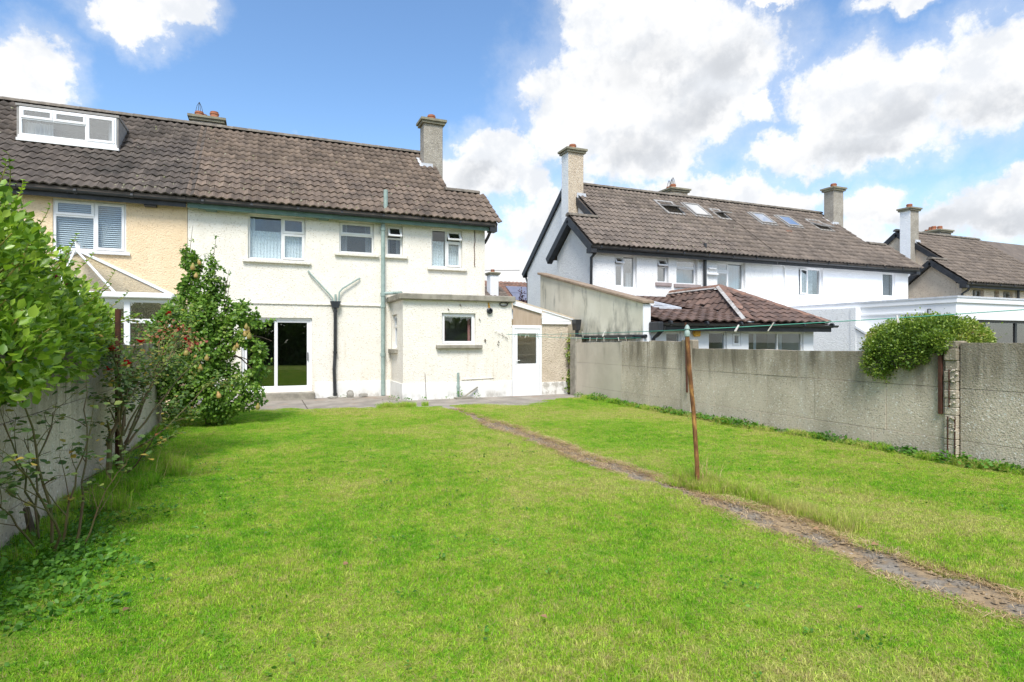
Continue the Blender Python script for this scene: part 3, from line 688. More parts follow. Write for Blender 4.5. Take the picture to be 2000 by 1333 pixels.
def chimney_stack(root, x0, x1, y0, y1, z0, z1, m, pots, side=None, sidex=None, cowls=()):
    c = MB().box(x0, x1, y0, y1, z0, z1).build('chimney', M[m], root, bevel=.015)
    if side:
        sx = sidex; MB().box(min(sx, sx-.006), max(sx, sx-.006), y0, y1, z0, z1-.002).build('painted_side', M[side], c)
    cap = MB().box(x0-.07, x1+.07, y0-.07, y1+.07, z1+.002, z1+.09).box(x0-.12, x1+.12, y0-.12, y1+.12, z1+.09, z1+.17)
    cap.add([(x0-.1,y0-.1,z1+.17),(x1+.1,y0-.1,z1+.17),(x1+.1,y1+.1,z1+.17),(x0-.1,y1+.1,z1+.17),(x0+.1,y0+.1,z1+.22),(x1-.1,y0+.1,z1+.22),(x1-.1,y1-.1,z1+.22),(x0+.1,y1-.1,z1+.22)], [(4,5,6,7),(0,1,5,4),(1,2,6,5),(2,3,7,6),(3,0,4,7)])
    cap.build('cap', M['cap'], c)
    for i, (fx, fy) in enumerate(pots):
        px, py = x0+(x1-x0)*fx, y0+(y1-y0)*fy; zt = z1+.2; h = .2+.06*((i*7)%3)
        MB().lathe([(.15,0),(.13,h*.6),(.15,h*.65),(.15,h*.8),(.125,h*.82),(.13,h),(.10,h),(.10,h-.05)], (px,py,zt), 14).build('pot', M['terracotta'], c, smooth=True)
        if i in cowls:
            w = MB()
            for k in range(4):
                a = math.pi/2*k+.4; w.tube([(px+.12*math.cos(a),py+.12*math.sin(a),zt+h-.02),(px+.07*math.cos(a),py+.07*math.sin(a),zt+h+.2),(px,py,zt+h+.34)], .008, 5)
            w.build('wire_cowl', M['wire'], c)
    return c

# ---------------------------------------------------------------- near pair, right half: the cream house
ch = thing('semi_detached_house', (2.3,17.2,0), 'cream roughcast half house with pale green waste pipe and flat-roofed kitchen extension', 'house', 'semi-detached houses along the street')
win = [(-.39,1.08,3.81,5.03),(1.98,2.96,4.12,5.03),(3.32,3.80,4.12,5.03),(4.67,5.65,3.84,5.02)]
door_o = (-.55,1.25,.2,2.24)
half_house(ch, 6.39, -1.81, 0, 'cream', win+[door_o], 'tile', 300, fascia='greenpaint', zb=-.3, chim_h=9.22)
SILL = lambda m='cream', ov=.13: (ov, .0, .09, m, .09)
window(ch, *win[0], 17.2, [(0,.585,0,1,'fixed'),(.585,1,.62,1,'sash'),(.585,1,0,.62,'sash')], SILL('cement' if 0 else 'cream'), 'upvc_old', room='room', dress=[('lace',.04,.97,.03,.66),('drape',.03,.12,.05,.95)])
window(ch, *win[1], 17.2, [(0,1,.58,1,'sash'),(0,1,0,.58,'fixed')], SILL(), 'upvc_old', glass='glass_frost', room='room', dress=[('drape',.06,.26,.03,.98),('drape',.78,.94,.03,.98)])
window(ch, *win[2], 17.2, [(0,1,.56,1,'tilt'),(0,1,0,.56,'fixed')], SILL(), 'upvc_old', glass='glass_frost', room='dark', dress=[('drape',.06,.3,.03,.6),('drape',.7,.94,.03,.6)])
window(ch, *win[3], 17.2, [(0,.5,0,1,'fixed'),(.5,1,.68,1,'tilt'),(.5,1,0,.68,'sash')], SILL(), 'upvc_old', room='room', dress=[('lace',.04,.47,.03,.70),('lace',.53,.97,.03,.62)])
# sliding patio door
x0, x1, z0, z1 = door_o
dr = MB().holed(x0, x1, z0, z1, 17.27, 17.37, [(x0+.06,x1-.06,z0+.06,z1-.06)]).build('patio_door', M['upvc'], ch, bevel=.006)
for (a, b, y) in ((x0+.06,.345,17.325),(.28,x1-.06,17.285)):
    MB().holed(a, b, z0+.06, z1-.06, y, y+.036, [(a+.075,b-.075,z0+.16,z1-.13)]).build('sliding_leaf', M['upvc'], dr, bevel=.005)
    MB().box(a+.075, b-.075, y+.015, y+.021, z0+.16, z1-.13).build('pane', M['glass_dark'], dr)
MB().box(x1-.125,x1-.10,17.262,17.284,1.05,1.28).tube([(x1-.112,17.255,1.08),(x1-.112,17.235,1.08),(x1-.112,17.235,1.26),(x1-.112,17.255,1.26)], .009, 6).build('handle', M['black'], dr)
rm = MB(); rm.add([(x0-.4,17.40,z0-.1),(x1+.4,17.40,z0-.1),(x1+.4,17.40,z1+.2),(x0-.4,17.40,z1+.2),(x0-.4,20.5,z0-.1),(x1+.4,20.5,z0-.1),(x1+.4,20.5,z1+.2),(x0-.4,20.5,z1+.2)], [(4,5,6,7),(0,1,5,4),(1,2,6,5),(2,3,7,6),(3,0,4,7)])
rm.build('room_lining', M['room'], dr)
MB().box(-.62, 1.30, 16.86, 17.198, -.02, .19).build('step', M['cement'], ch, bevel=.015)
for a_, b_2 in ((1.31,3.43),(-1.79,-.63)): MB().box(a_, b_2, 17.165, 17.198, -.1, .44).build('plinth', M['plinth'], ch, bevel=.008)
b_ = MB()
for i in range(60):
    x = -.9+i*.0725
    if x < 3.2: b_.prism([(x,17.165,2.61),(x+.072,17.165,2.61+.004*(i%3)),(x+.072,17.198,2.66),(x,17.198,2.66)], (0,.0,.03))
b_.build('drip_bead', M['cream'], ch)
for x in (-1.26, 1.55): MB().box(x-.13, x+.13, 16.97, 17.195, 4.99, 5.10).build('eaves_bracket', M['greenpaint'], ch)
MB().tube([(-1.55,16.95,5.02),(1.9,16.95,5.025),(3.1,16.95,5.03)], .03).build('eaves_pipe', M['greenpaint'], ch, smooth=True)
# soil pipe
sp = MB().tube([(3.27,17.08,6.0),(3.27,17.08,5.32)], .062, 12).tube([(3.27,17.08,5.33),(3.26,17.08,5.2),(3.2,17.085,5.02),(3.195,17.09,4.9),(3.195,17.09,2.0),(3.195,17.09,.02)], .058, 12)
for z in (5.3, 4.86, 2.95, 2.62, 1.2): sp.tube([(3.195 if z < 5 else 3.27,17.09,z-.05),(3.195 if z < 5 else 3.27,17.09,z+.05)], .075, 12)
sp.tube([(3.2,17.08,2.98),(3.5,17.0,3.0),(3.62,16.6,2.98)], .045)
sp.build('soil_pipe', M['greenpipe'], ch, smooth=True)
hp = MB().prism([(1.72,17.02,2.72),(2.0,17.02,2.72),(1.95,17.02,2.54),(1.77,17.02,2.54)], (0,.17,0)).tube([(1.86,17.1,2.54),(1.86,17.1,2.4),(1.86,17.13,1.3),(1.83,17.1,.8),(1.85,17.08,.06)], .048)
for z in (2.44, 1.28, .1): hp.tube([(1.86,17.12,z-.03),(1.86,17.12,z+.03)], .06)
hpo = hp.build('rain_hopper', M['black'], ch)
MB().tube([(1.14,17.16,3.55),(1.2,17.13,3.47),(1.7,17.11,2.92),(1.79,17.1,2.8),(1.79,17.1,2.68)], .022).tube([(2.55,17.16,3.4),(2.48,17.13,3.37),(2.06,17.11,3.09),(1.97,17.1,2.98),(1.95,17.1,2.68)], .022).tube([(1.87,17.14,2.68),(1.87,17.14,2.92)], .03).build('waste_pipe', M['greenpipe'], ch, smooth=True)
MB().tube([(6.42,16.86,5.2),(6.5,16.95,5.05),(6.46,17.1,4.85),(6.44,17.35,4.7)], .045).build('downpipe', M['black'], ch, smooth=True)
MB().tube([(6.05,17.19,5.1),(6.06,17.18,4.7),(6.03,17.18,4.55),(6.05,17.18,4.3),(6.04,17.18,4.0),(6.06,17.18,3.9)], .012, 5).box(6.0,6.1,17.15,17.198,5.06,5.15).build('cable', M['rustdark'], ch)
# kitchen extension
EW = (4.53,5.52,1.5,2.38)
MB().holed(3.45, 6.63, -.1, 2.72, 15.6, 15.85, [EW]).build('extension_wall', M['cream'], ch)
MB().holed(15.851, 17.198, -.1, 2.72, 3.45, 3.67, [(16.35,17.05,1.38,2.36)], axis='x').build('extension_wall', M['cream'], ch)
MB().box(6.40,6.63,15.851,17.198,-.1,2.719).build('extension_wall', M['cream'], ch)
MB().box(3.425,6.63,15.572,15.599,-.1,.45).build('plinth', M['plinth'], ch, bevel=.008); MB().box(3.425,3.449,15.6,17.16,-.1,.45).build('plinth', M['plinth'], ch, bevel=.008)
MB().box(3.33, 6.70, 15.46, 17.197, 2.722, 2.885).build('extension_roof_slab', M['cement'], ch, bevel=.02)
window(ch, *EW, 15.6, [(0,1,0,1,'sash')], (.17,-.01,.11,'cement',.12), 'upvc', room='room', roomdepth=1.3, dress=[('red',.07,.17,.08,.95),('red',.84,.93,.08,.95),('lace',.03,.97,.86,.97)])
pf = MB().box(4.98,5.12,16.9,16.93,1.98,2.25).box(5.16,5.31,16.9,16.93,1.98,2.25); pf.build('wall_picture', M['lime'], ch)
window(ch, 16.35, 17.05, 1.38, 2.36, 3.45, [(0,1,.62,1,'sash'),(0,1,0,.62,'fixed')], (.1,-.01,.13,'cement',.1), 'upvc', room='dark', axis='x')
# lean-to porch with glazed door
D0, D1 = 6.64, 7.585
df = MB().holed(D0, D1, -.02, 2.06, 15.56, 15.64, [(D0+.07,D1-.07,.03,1.96)]).build('porch_door_frame', M['upvc'], ch, bevel=.006)
pd = MB().holed(D0+.075, D1-.075, .035, 1.955, 15.575, 15.625, [(D0+.165,D1-.17,.935,1.82)]).box(D0+.165,D1-.17,15.585,15.6,.15,.80).build('porch_door', M['upvc'], ch, bevel=.006)
MB().box(D0+.165,D1-.17,15.597,15.603,.935,1.82).build('pane', M['glass'], pd)
MB().tube([(D0+.11,15.575,1.03),(D0+.11,15.53,1.03),(D0+.22,15.528,1.035)], .011, 6).box(D0+.09,D0+.13,15.565,15.574,.92,1.12).build('handle', M['upvc_old'], pd)
br = MB().box(D0-.0,8.5,17.0,17.05,-.1,2.3).box(D0+.42,D0+.47,16.9,16.95,-.1,2.2)
for z in (.85,1.15,1.5,1.75): br.box(D0+.05,8.2,16.6,16.9,z,z+.025)
br.build('porch_back_shelves', M['cream'], ch)
MB().box(D0,8.5,15.7,17.0,-.05,-.0).build('porch_floor', M['patio'], ch)
MB().box(7.59,8.48,15.6,15.8,.38,2.10).build('porch_wall', nm('beige_pebbledash', (.66,.56,.44), (.58,.49,.38), 3, .9, .9, 38, .02, .2, cells=True, speck=[((.3,.22,.15),44,.88,.95,.6)]), ch)
MB().box(7.59,8.50,15.58,15.8,-.1,.379).build('plinth', M['plinth_worn'], ch, bevel=.008)
sl_ = lambda x: 2.78-.255*(x-6.64)
MB().prism([(6.64,15.52,sl_(6.64)),(7.57,15.52,sl_(7.57)),(7.57,15.52,sl_(7.57)-.14),(6.64,15.52,sl_(6.64)-.14)], (0,.05,0)).prism([(7.574,15.52,sl_(7.574)),(8.62,15.52,sl_(8.62)),(8.62,15.52,sl_(8.62)-.05),(7.574,15.52,sl_(7.574)-.05)], (0,.05,0)).build('porch_fascia', M['upvc'], ch, bevel=.006)
for i in range(5):
    za, zb_ = 2.105+i*.085, 2.105+i*.085+.081
    xr = min(8.56, 6.64+(2.78-.055-zb_)/.255); xr2 = min(8.56, 6.64+(2.78-.055-za)/.255)
    if xr > 7.6: MB().prism([(7.585,15.545,za),(xr2,15.545,za),(xr,15.55,zb_),(7.585,15.55,zb_)], (0,.03,0)).build('cladding_board', M['upvc'], ch)
MB().prism([(6.66,15.575,2.062),(7.56,15.575,2.062),(7.56,15.575,sl_(7.56)-.12),(6.66,15.575,sl_(6.66)-.12)], (0,.01,0)).build('porch_top_light', M['beigepoly'], ch)
MB().prism([(6.6,15.5,sl_(6.6)+.015),(8.66,15.5,sl_(8.66)+.015),(8.66,15.5,sl_(8.66)+.03),(6.6,15.5,sl_(6.6)+.03)], (0,1.69,0)).build('porch_roof', M['poly'], ch)
MB().prism([(8.52,15.2,2.24),(8.72,15.2,2.24),(8.68,15.2,1.92),(8.56,15.2,1.92)], (0,.25,0)).tube([(8.62,15.3,1.94),(8.62,15.3,1.76),(8.75,15.3,1.74)], .06).build('porch_hopper', M['black'], ch)
# fittings on the extension front
vt = MB().lathe([(.075,0),(.09,-.02),(.085,-.06),(.055,-.075),(.05,-.02)], (5.93,15.59,2.46), 16, axis=1); vt.build('vent_outlet', M['black'], ch, smooth=True)
MB().prism([(5.885,15.575,2.69),(5.92,15.575,2.70),(5.955,15.575,2.54),(5.90,15.575,2.53)], (0,.024,0)).build('foam_patch', M['amber'], ch)
MB().tube([(6.36+.12*math.cos(a),15.56,2.66+.055*math.sin(a)) for a in np.linspace(0,6.4,22)], .016, 6).tube([(6.48,15.56,2.68),(6.62,15.57,2.76),(6.68,15.5,2.8)], .014, 6).build('cable_loop', M['wire'], ch, smooth=True)
MB().tube([(4.98,15.53,.02),(4.98,15.53,.72)], .035, 10).tube([(4.98,15.53,.30),(4.98,15.53,.36)], .045, 10).build('waste_stub', M['greenpipe'], ch, smooth=True)
MB().beam((5.10,15.45,.03),(5.55,15.52,.30),.035,.035).box(4.85,5.35,15.28,15.52,-.02,.045).build('drain_gully', M['cement'], ch)
MB().tube([(5.1,15.585,.52),(6.05,15.585,.545),(6.05,15.585,1.55)], .013, 6).build('surface_cable', M['cream'], ch)
MB().tube([(4.08,15.56,.0),(4.06,15.565,.4),(4.05,15.58,.72)], .006, 5).build('earth_rod', M['rustdark'], ch)
tw = MB()
for i in range(9):
    x = 6.1+i*.045; z = 1.86-.02*i+random.uniform(-.02,.02)
    tw.tube([(x,15.58,z),(x+random.uniform(-.03,.05),15.55,z+random.uniform(-.06,.05)),(x+random.uniform(0,.07),15.56,z+random.uniform(-.05,.02))], .006, 4)
for (x, z) in ((5.78,1.62),(5.79,1.66),(6.2,1.6),(6.18,1.52),(4.7,2.5),(5.05,2.62),(5.62,2.23)): tw.tube([(x,15.585,z),(x+.03,15.56,z-.05)], .012, 5)
tw.build('dead_creeper_twigs', M['bark'], ch)
moss(ch, -1.6, 5.1, 150, 0)
# shared chimney behind the ridge
chimney_stack(ch, -2.25, -1.32, 22.5, 23.7, 6.8, 9.12, 'chimney', [(.22,.25),(.72,.25),(.3,.75)], cowls=(0,))

# ---------------------------------------------------------------- near pair, left half: the peach house
ph = thing('semi_detached_house', (-6,17.2,0), 'peach roughcast half house with white dormer window in its roof', 'house', 'semi-detached houses along the street')
pw = (-4.66,-3.16,3.80,5.04)
DX0, DX1, DYF = -5.82, -3.62, 18.72
half_house(ph, -10.0, -1.82, 0, 'peach', [pw], 'tile_mossy', 300, zb=-.3, skip=lambda x, y: DX0-.02 < x < DX1+.02 and DYF-.1 < y < 20.0, chim_h=9.2)
window(ph, *pw, 17.2, [(0,.56,.68,1,'sash'),(0,.56,0,.68,'fixed'),(.56,1,0,1,'sash')], (.09,.0,.07,'upvc',.07), 'upvc', recess=.03, bar=.06, room='room', dress=[('blind',.04,.55,.03,.97),('blind',.58,.97,.03,.97)])
for x in (-5.55,-2.62): MB().box(x-.13, x+.13, 16.97, 17.19, 4.98, 5.1).build('eaves_bracket', M['blackboard'], ph)
moss(ph, -9.5, -6.2, 60, 0); moss(ph, -3.4, -2.0, 50, 0)
zt = 7.66
d = MB().prism([(DX0,DYF,roofz(DYF,0)-.05),(DX0,DYF,zt),(DX0,20.0,zt+.02)], (.09,0,0)).prism([(DX1,DYF,roofz(DYF,0)-.05),(DX1,DYF,zt),(DX1,20.0,zt+.02)], (-.09,0,0))
d.prism([(DX0-.02,DYF-.03,zt-.02),(DX0-.02,DYF-.03,zt+.035),(DX0-.02,20.2,zt+.06),(DX0-.02,20.2,zt+.0)], (DX1-DX0+.04,0,0)).build('dormer', M['rendergrey'], ph)
window(ph, DX0+.06, DX1-.04, 6.88, zt-.04, DYF-.03, [(0,.34,.6,1,'sash'),(.34,.68,.6,1,'sash'),(0,.68,0,.6,'fixed'),(.68,1,0,1,'sash')], (.02,-.0,.10,'whitepaint',.05), 'upvc', glass='glass_far', recess=.0, room_over=-.005, room='room', roomdepth=.9, dress=[('drape',.03,.32,.05,.55),('drape',.9,.97,.05,.95)])
MB().box(DX0+.02, DX1+.03, DYF-.13, DYF+.02, 6.72, 6.79).build('dormer_flashing', M['whitepaint'], ph)

# conservatory behind the left wall
cs = thing('conservatory', (-4,16.3,0), 'white framed conservatory with glazed hipped roof against the peach house', 'conservatory')
CX0, CX1, CY = -6.2, -1.98, 15.4
MB().box(CX0, CX1, CY, CY+.2, -.2, .7).box(CX1-.2, CX1, CY+.201, 17.19, -.2, .7).build('dwarf_wall', M['peach'], cs)
zs = [.7, 2.05, 2.52]
xs = np.linspace(CX0, CX1, 6)
hol = [(xs[i]+.06, xs[i+1]-.06, zs[j]+.05, zs[j+1]-.05) for i in range(5) for j in range(2)]
cf = MB().holed(CX0, CX1, .7, 2.56, CY+.04, CY+.12, hol).build('window_frame', M['upvc'], cs, bevel=.006)
for h in hol: MB().box(h[0], h[1], CY+.07, CY+.076, h[2], h[3]).build('pane', M['glass_cons'], cf)
ys = [CY+.13, 16.25, 17.19]; hol2 = [(ys[i]+.05, ys[i+1]-.05, zs[j]+.05, zs[j+1]-.05) for i in range(2) for j in range(2)]
cf2 = MB().holed(CY+.13, 17.19, .7, 2.56, CX1-.12, CX1-.04, hol2, axis='x').build('window_frame', M['upvc'], cs, bevel=.006)
for h in hol2: MB().box(CX1-.08, CX1-.074, h[0], h[1], h[2], h[3]).build('pane', M['glass_cons'], cf2)
gt = MB().box(CX0-.08, CX1+.08, CY-.10, CY+.06, 2.56, 2.69).box(CX1-.04, CX1+.10, CY+.061, 17.19, 2.56, 2.69).build('gutter', M['upvc_old'], cs, bevel=.02)
A_, B_, Cc, Dd = (-4.1,16.75,3.78), (-4.1,17.19,3.78), (CX1+.03,CY-.03,2.67), (CX1+.03,17.19,2.67)
El, Ed = (CX0-.03,CY-.03,2.67), (CX0-.03,17.19,2.67)
rp = MB().add([A_, Cc, Dd, B_], [(0,1,2,3)]).add([El, Cc, A_], [(0,1,2)]).add([Ed, El, A_, B_], [(0,1,2,3)]).build('roof_pane', glass := M['glass'], cs)
rb = MB()
for p, q in ((A_,Cc),(A_,El),(B_,Dd),(B_,Ed),(A_,B_)): rb.beam(p, q, .045, .05)
for f in (.25,.5,.75):
    rb.beam([A_[i]+(0) for i in range(3)], (CX0+(CX1-CX0)*f, CY-.03, 2.67), .032, .04)
rb.beam(((A_[0]+B_[0])/2, 16.95, 3.78), (CX1+.03, 16.4, 2.67), .045, .05); rb.beam((-4.1,16.8,3.78), (CX1+.03,15.9,2.67), .045, .05)
rb.build('roof_bar', M['upvc'], cs)
cr_ = MB()
for k in range(7): cr_.beam((-4.1,16.76+.06*k,3.82),(-4.1,16.76+.06*k,3.95),.012,.012,(0,1,0))
cr_.beam((-4.1,16.76,3.95),(-4.1,17.15,3.95),.015,.015); cr_.build('roof_finial', M['upvc'], cs)
MB().box(CX0,CX1-.2,CY+.2,17.1,-.1,.05).build('floor', M['patio'], cs)
MB().box(-5.8,-5.0,16.4,17.0,.05,1.0).box(-3.6,-2.9,16.3,16.95,.05,.95).box(-3.5,-3.0,16.9,16.98,.95,1.5).build('dark_furnishing', M['dark'], cs)  # dark boxes added to dim the interior behind the panes

# ---------------------------------------------------------------- middle pair (one step lower down the street)
DZ = -.43
mh = thing('semi_detached_house', (14.4,17.2,-.45), 'white roughcast half house with black bargeboards and open roof windows left of the party line', 'house', 'semi-detached houses along the street')
rw = [(11.19,12.10,3.45,4.60),(12.98,13.47,3.70,4.62),(13.82,14.78,3.68,4.62),(15.72,17.11,3.54,4.60)]
half_house(mh, 10.3, 18.5, DZ, 'greywhite', rw, 'tile_far', 300, zb=-.6, chim='tan_rc', chim_side='greywhite', chim_h=8.93)
window(mh, *rw[0], 17.2, [(0,.44,.72,1,'tilt'),(0,.44,0,.72,'sash'),(.44,1,0,1,'fixed')], None, 'upvc', glass='glass_far', room='room', recess=.12, dress=[('drape',.7,.95,.05,.5)])
window(mh, *rw[1], 17.2, [(0,1,.62,1,'tilt'),(0,1,0,.62,'fixed')], (.1,0,.13,'mauve_sill',.07), 'upvc', glass='glass_far', room='room', recess=.12)
window(mh, *rw[2], 17.2, [(0,1,.62,1,'sash'),(0,1,0,.62,'fixed')], (.12,0,.13,'mauve_sill',.07), 'upvc', glass='glass_far', room='room', recess=.12)
window(mh, *rw[3], 17.2, [(0,.45,.66,1,'sash'),(0,.45,0,.66,'sash'),(.45,1,0,1,'fixed')], None, 'upvc', glass='glass_far', room='room', recess=.12, dress=[('drape',.5,.96,.03,.97)])
MB().tube([(15.05,17.1,5.22),(15.05,17.1,-.5)], .062, 10).tube([(15.05,17.05,4.72),(14.5,17.02,4.74),(14.3,17.1,4.72)], .05).tube([(15.05,17.1,4.6),(15.05,17.1,4.75)], .08, 10).build('soil_pipe', M['black'], mh, smooth=True)
MB().tube([(10.32,16.9,4.73),(10.30,17.02,4.58),(10.2,17.12,4.42),(10.2,17.13,2.95),(10.28,17.1,2.82),(10.9,17.0,2.70),(11.1,16.9,2.66)], .05, 10).build('downpipe', M['black'], mh, smooth=True)
MB().box(15.25,15.62,17.10,17.198,4.28,4.34).box(15.22,15.7,17.08,17.2,4.06,4.13).build('alarm_box', M['upvc'], mh, bevel=.02)
MB().tube([(15.28,17.19,4.95),(15.32,17.05,4.95),(15.35,16.98,4.9)], .03).lathe([(.02,0),(.07,-.05),(.075,-.1),(.0,-.1)], (15.36,16.96,4.93), 10).build('flood_light', M['upvc_old'], mh)
moss(mh, 11.6, 18.3, 150, DZ)
def roof_window(root, x, y0, y1, w, dz, ang, pane='glass_sky'):
    u = Vector((0,1,PITCH)).normalized(); nrm = Vector((0,-PITCH,1)).normalized(); p0 = Vector((x,y0,roofz(y0,dz)))
    L = (Vector((x,y1,roofz(y1,dz)))-p0).length
    def P(a, b, c): return tuple(p0 + Vector((a,0,0)) + u*b + nrm*c)
    def ring(mb, a0,a1,b0,b1,c0,c1,wd):
        for q in ((a0,a1,b0,b0+wd),(a0,a1,b1-wd,b1),(a0,a0+wd,b0+wd,b1-wd),(a1-wd,a1,b0+wd,b1-wd)):
            mb.add([P(q[0],q[2],c0),P(q[1],q[2],c0),P(q[1],q[3],c0),P(q[0],q[3],c0),P(q[0],q[2],c1),P(q[1],q[2],c1),P(q[1],q[3],c1),P(q[0],q[3],c1)],[(3,2,1,0),(4,5,6,7),(0,1,5,4),(1,2,6,5),(2,3,7,6),(3,0,4,7)])
    k = MB(); ring(k,-w/2-.06,w/2+.06,-.1,L+.06,.0,.07,.12); fr = k.build('roof_window', M['lead2'] if 'lead2' in M else M['rendergrey'], root)
    k = MB().add([P(-w/2,0,.02),P(w/2,0,.02),P(w/2,L,.02),P(-w/2,L,.02)],[(0,1,2,3)]); k.build('room_lining', M['dark'], fr)  # flat dark sheet stands in for the unlit room below
    k = MB(); ring(k,-w/2,w/2,0,L,.075,.12,.07)
    g = MB().add([P(-w/2+.07,.07,.10),P(w/2-.07,.07,.10),P(w/2-.07,L-.07,.10),P(-w/2+.07,L-.07,.10)],[(0,1,2,3)])
    if ang:
        c = Vector(P(0,L*.55,.09)); mt = Matrix.Translation(c) @ Matrix.Rotation(R(-ang),4,'X') @ Matrix.Translation(-c)
        k.v = [tuple(mt@Vector(p)) for p in k.v]; g.v = [tuple(mt@Vector(p)) for p in g.v]
    k.build('sash', M['rendergrey'], fr); g.build('pane', M[pane], fr)
for x, ang in ((15.55,24),(16.95,0)): roof_window(mh, x, 19.36, 20.25, .84, DZ, ang)
roof_window(mh, 18.85-.75, 19.35, 20.05, .5, DZ, 28)
chimney_stack(mh, 17.8, 18.75, 22.5, 23.8, 6.4, 8.72, 'tan_rc', [(.3,.2),(.55,.5),(.75,.85)], cowls=(0,1,2))

wh = thing('semi_detached_house', (22.6,17.2,-.45), 'bright white half house with slatted shutters behind one upper window', 'house', 'semi-detached houses along the street')
ww = [(19.93,21.33,3.47,4.58),(24.99,25.84,3.52,4.64)]
half_house(wh, 26.7, 18.51, DZ, 'white_rc', ww, 'tile_far', 0, zb=-.6, chim='chimney', chim_h=8.93)
window(wh, *ww[0], 17.2, [(0,.46,0,1,'ajar'),(.46,1,0,1,'fixed')], (.12,-.02,.08,'whitepaint',.1), 'upvc', glass='glass_far', room='dark', recess=.12, dress=[('blind',.03,.44,.03,.97),('blind',.5,.76,.03,.97)])
window(wh, *ww[1], 17.2, [(0,1,0,1,'sash')], None, 'upvc', glass='glass_frost', room='room', recess=.08, dress=[('drape',.05,.95,.03,.97)])
for x, ang in ((20.55,0),(22.15,0),(24.1,14)): roof_window(wh, x, 19.3, 20.08, .86, DZ, ang)
MB().box(21.0,21.35,18.75,18.95,roofz(18.8,DZ)+.01,roofz(18.8,DZ)+.1).build('roof_vent', M['ridge_red'], wh)
MB().tube([(18.75,17.17,4.75),(18.8,17.14,4.66),(19.05,17.14,4.6),(19.12,17.15,4.5),(19.12,17.15,2.5)], .028).build('white_pipe', M['whitepaint'], wh, smooth=True)

# far pair (a further step lower)
fh = thing('semi_detached_house', (34.7,17.2,-.9), 'pale peach half house farthest right with white painted chimney breast', 'house', 'semi-detached houses along the street')
DZ2 = -.88
fw = [(31.45,32.35,3.2,4.12),(33.2,33.6,3.4,4.1),(33.95,34.8,3.35,4.1),(35.8,37.2,3.1,4.1)]
half_house(fh, 30.6, 38.8, DZ2, 'palepeach', fw, 'tile_far', 0, zb=-1.0, chim='chimney', chim_side='white_rc', chim_h=8.45)
for q in fw: window(fh, *q, 17.2, [(0,.5,0,1,'fixed'),(.5,1,0,1,'sash')] if q[1]-q[0] > .6 else [(0,1,0,1,'fixed')], None, 'rendergrey', room='room', recess=.16, bar=.045, dress=[('drape',.55,.95,.05,.95)])
MB().tube([(30.75,16.9,4.2),(30.7,17.0,4.0),(30.5,17.12,3.85),(30.5,17.12,1.0)], .05).build('downpipe', M['black'], fh, smooth=True)
MB().tube([(35.05,17.1,4.6),(35.05,17.1,-.5)], .06).build('soil_pipe', M['black'], fh)
chimney_stack(fh, 37.9, 39.0, 22.5, 23.9, 5.8, 8.25, 'chimney', [(.3,.15),(.3,.4),(.7,.7),(.75,.9)])
# its other half, mostly out of frame
MB().box(38.81, 47, 17.2, 24.7, -1, 5.25+DZ2).prism([(38.81,EY,roofz(EY,DZ2)),(38.81,RY,roofz(RY,DZ2)),(38.81,25.05,roofz(EY,DZ2))], (8.2,0,0)).build('neighbouring_half', M['tile_far'], fh)

# ---------------------------------------------------------------- neighbour's tiled extension
tx = thing('rear_extension', (12,14.5,-.45), 'single storey white extension with russet hipped tile roof and stained parapet wall', 'extension')
PWX0, PWX1 = 8.83, 9.05
mb = MB().prism([(PWX0,12.3,-.6),(PWX0,18.25,-.6),(PWX0,18.25,3.88),(PWX0,12.3,2.56)], (PWX1-PWX0,0,0)); mb.build('parapet_wall', M['lime'], tx, bevel=.01)
MB().box(PWX0,PWX1,12.27,12.299,-.6,2.54).build('parapet_end', M['smooth_white'], tx)
MB().prism([(PWX0-.07,12.2,2.545),(PWX0-.07,18.35,3.91),(PWX0-.07,18.35,3.99),(PWX0-.07,12.2,2.625)], (.36,0,0)).build('coping', M['coping'], tx, bevel=.015)
MB().box(8.72,8.829,12.6,15.6,1.66,1.76).build('parapet_gutter', M['black'], tx)
MB().tube([(8.86,12.2,1.72),(8.78,12.9,1.72)], .05).build('gutter_end', M['black'], tx)
TW = [(9.55,10.05,.9,1.84),(10.95,11.58,.6,1.86),(11.75,12.08,1.45,1.84),(12.35,14.45,.7,1.86)]
MB().holed(9.051, 14.85, -.6, 2.02, 12.3, 12.5, TW).build('extension_wall', M['smooth_white'], tx)
MB().box(14.65,14.849,12.501,17.19,-.6,2.02).build('extension_wall', M['smooth_white'], tx)
window(tx, *TW[0], 12.3, [(0,1,0,1,'fixed')], None, 'upvc', room='dark', recess=.05)
window(tx, *TW[1], 12.3, [(0,1,0,1,'fixed')], None, 'upvc', room='room', recess=.05, dress=[('drape',.03,.3,.3,.97)])
window(tx, *TW[2], 12.3, [(0,1,0,1,'sash')], None, 'upvc', room='dark', recess=.02)
window(tx, *TW[3], 12.3, [(0,.54,0,1,'fixed'),(.54,1,0,1,'fixed')], None, 'upvc_old', room='room', recess=.05, roomdepth=1.4, dress=[('drape',.20,.24,.0,.97),('drape',.66,.70,0,.97)])
MB().box(10.40,10.62,12.2,12.299,1.72,2.0).build('alarm_box', M['yellow'], tx, bevel=.03)
LP = .2; lz = lambda y: 2.10+LP*(y-12.0)
AP = (13.6,14.75,3.32); BK = (13.6,17.19,3.32); H1 = (12.15,12.0,2.10); H2 = (15.2,12.0,2.10); VB = (13.39,17.19,lz(17.19))
rf = MB(); dn = .035
dk = lambda p: (p[0], p[1], p[2]-dn)
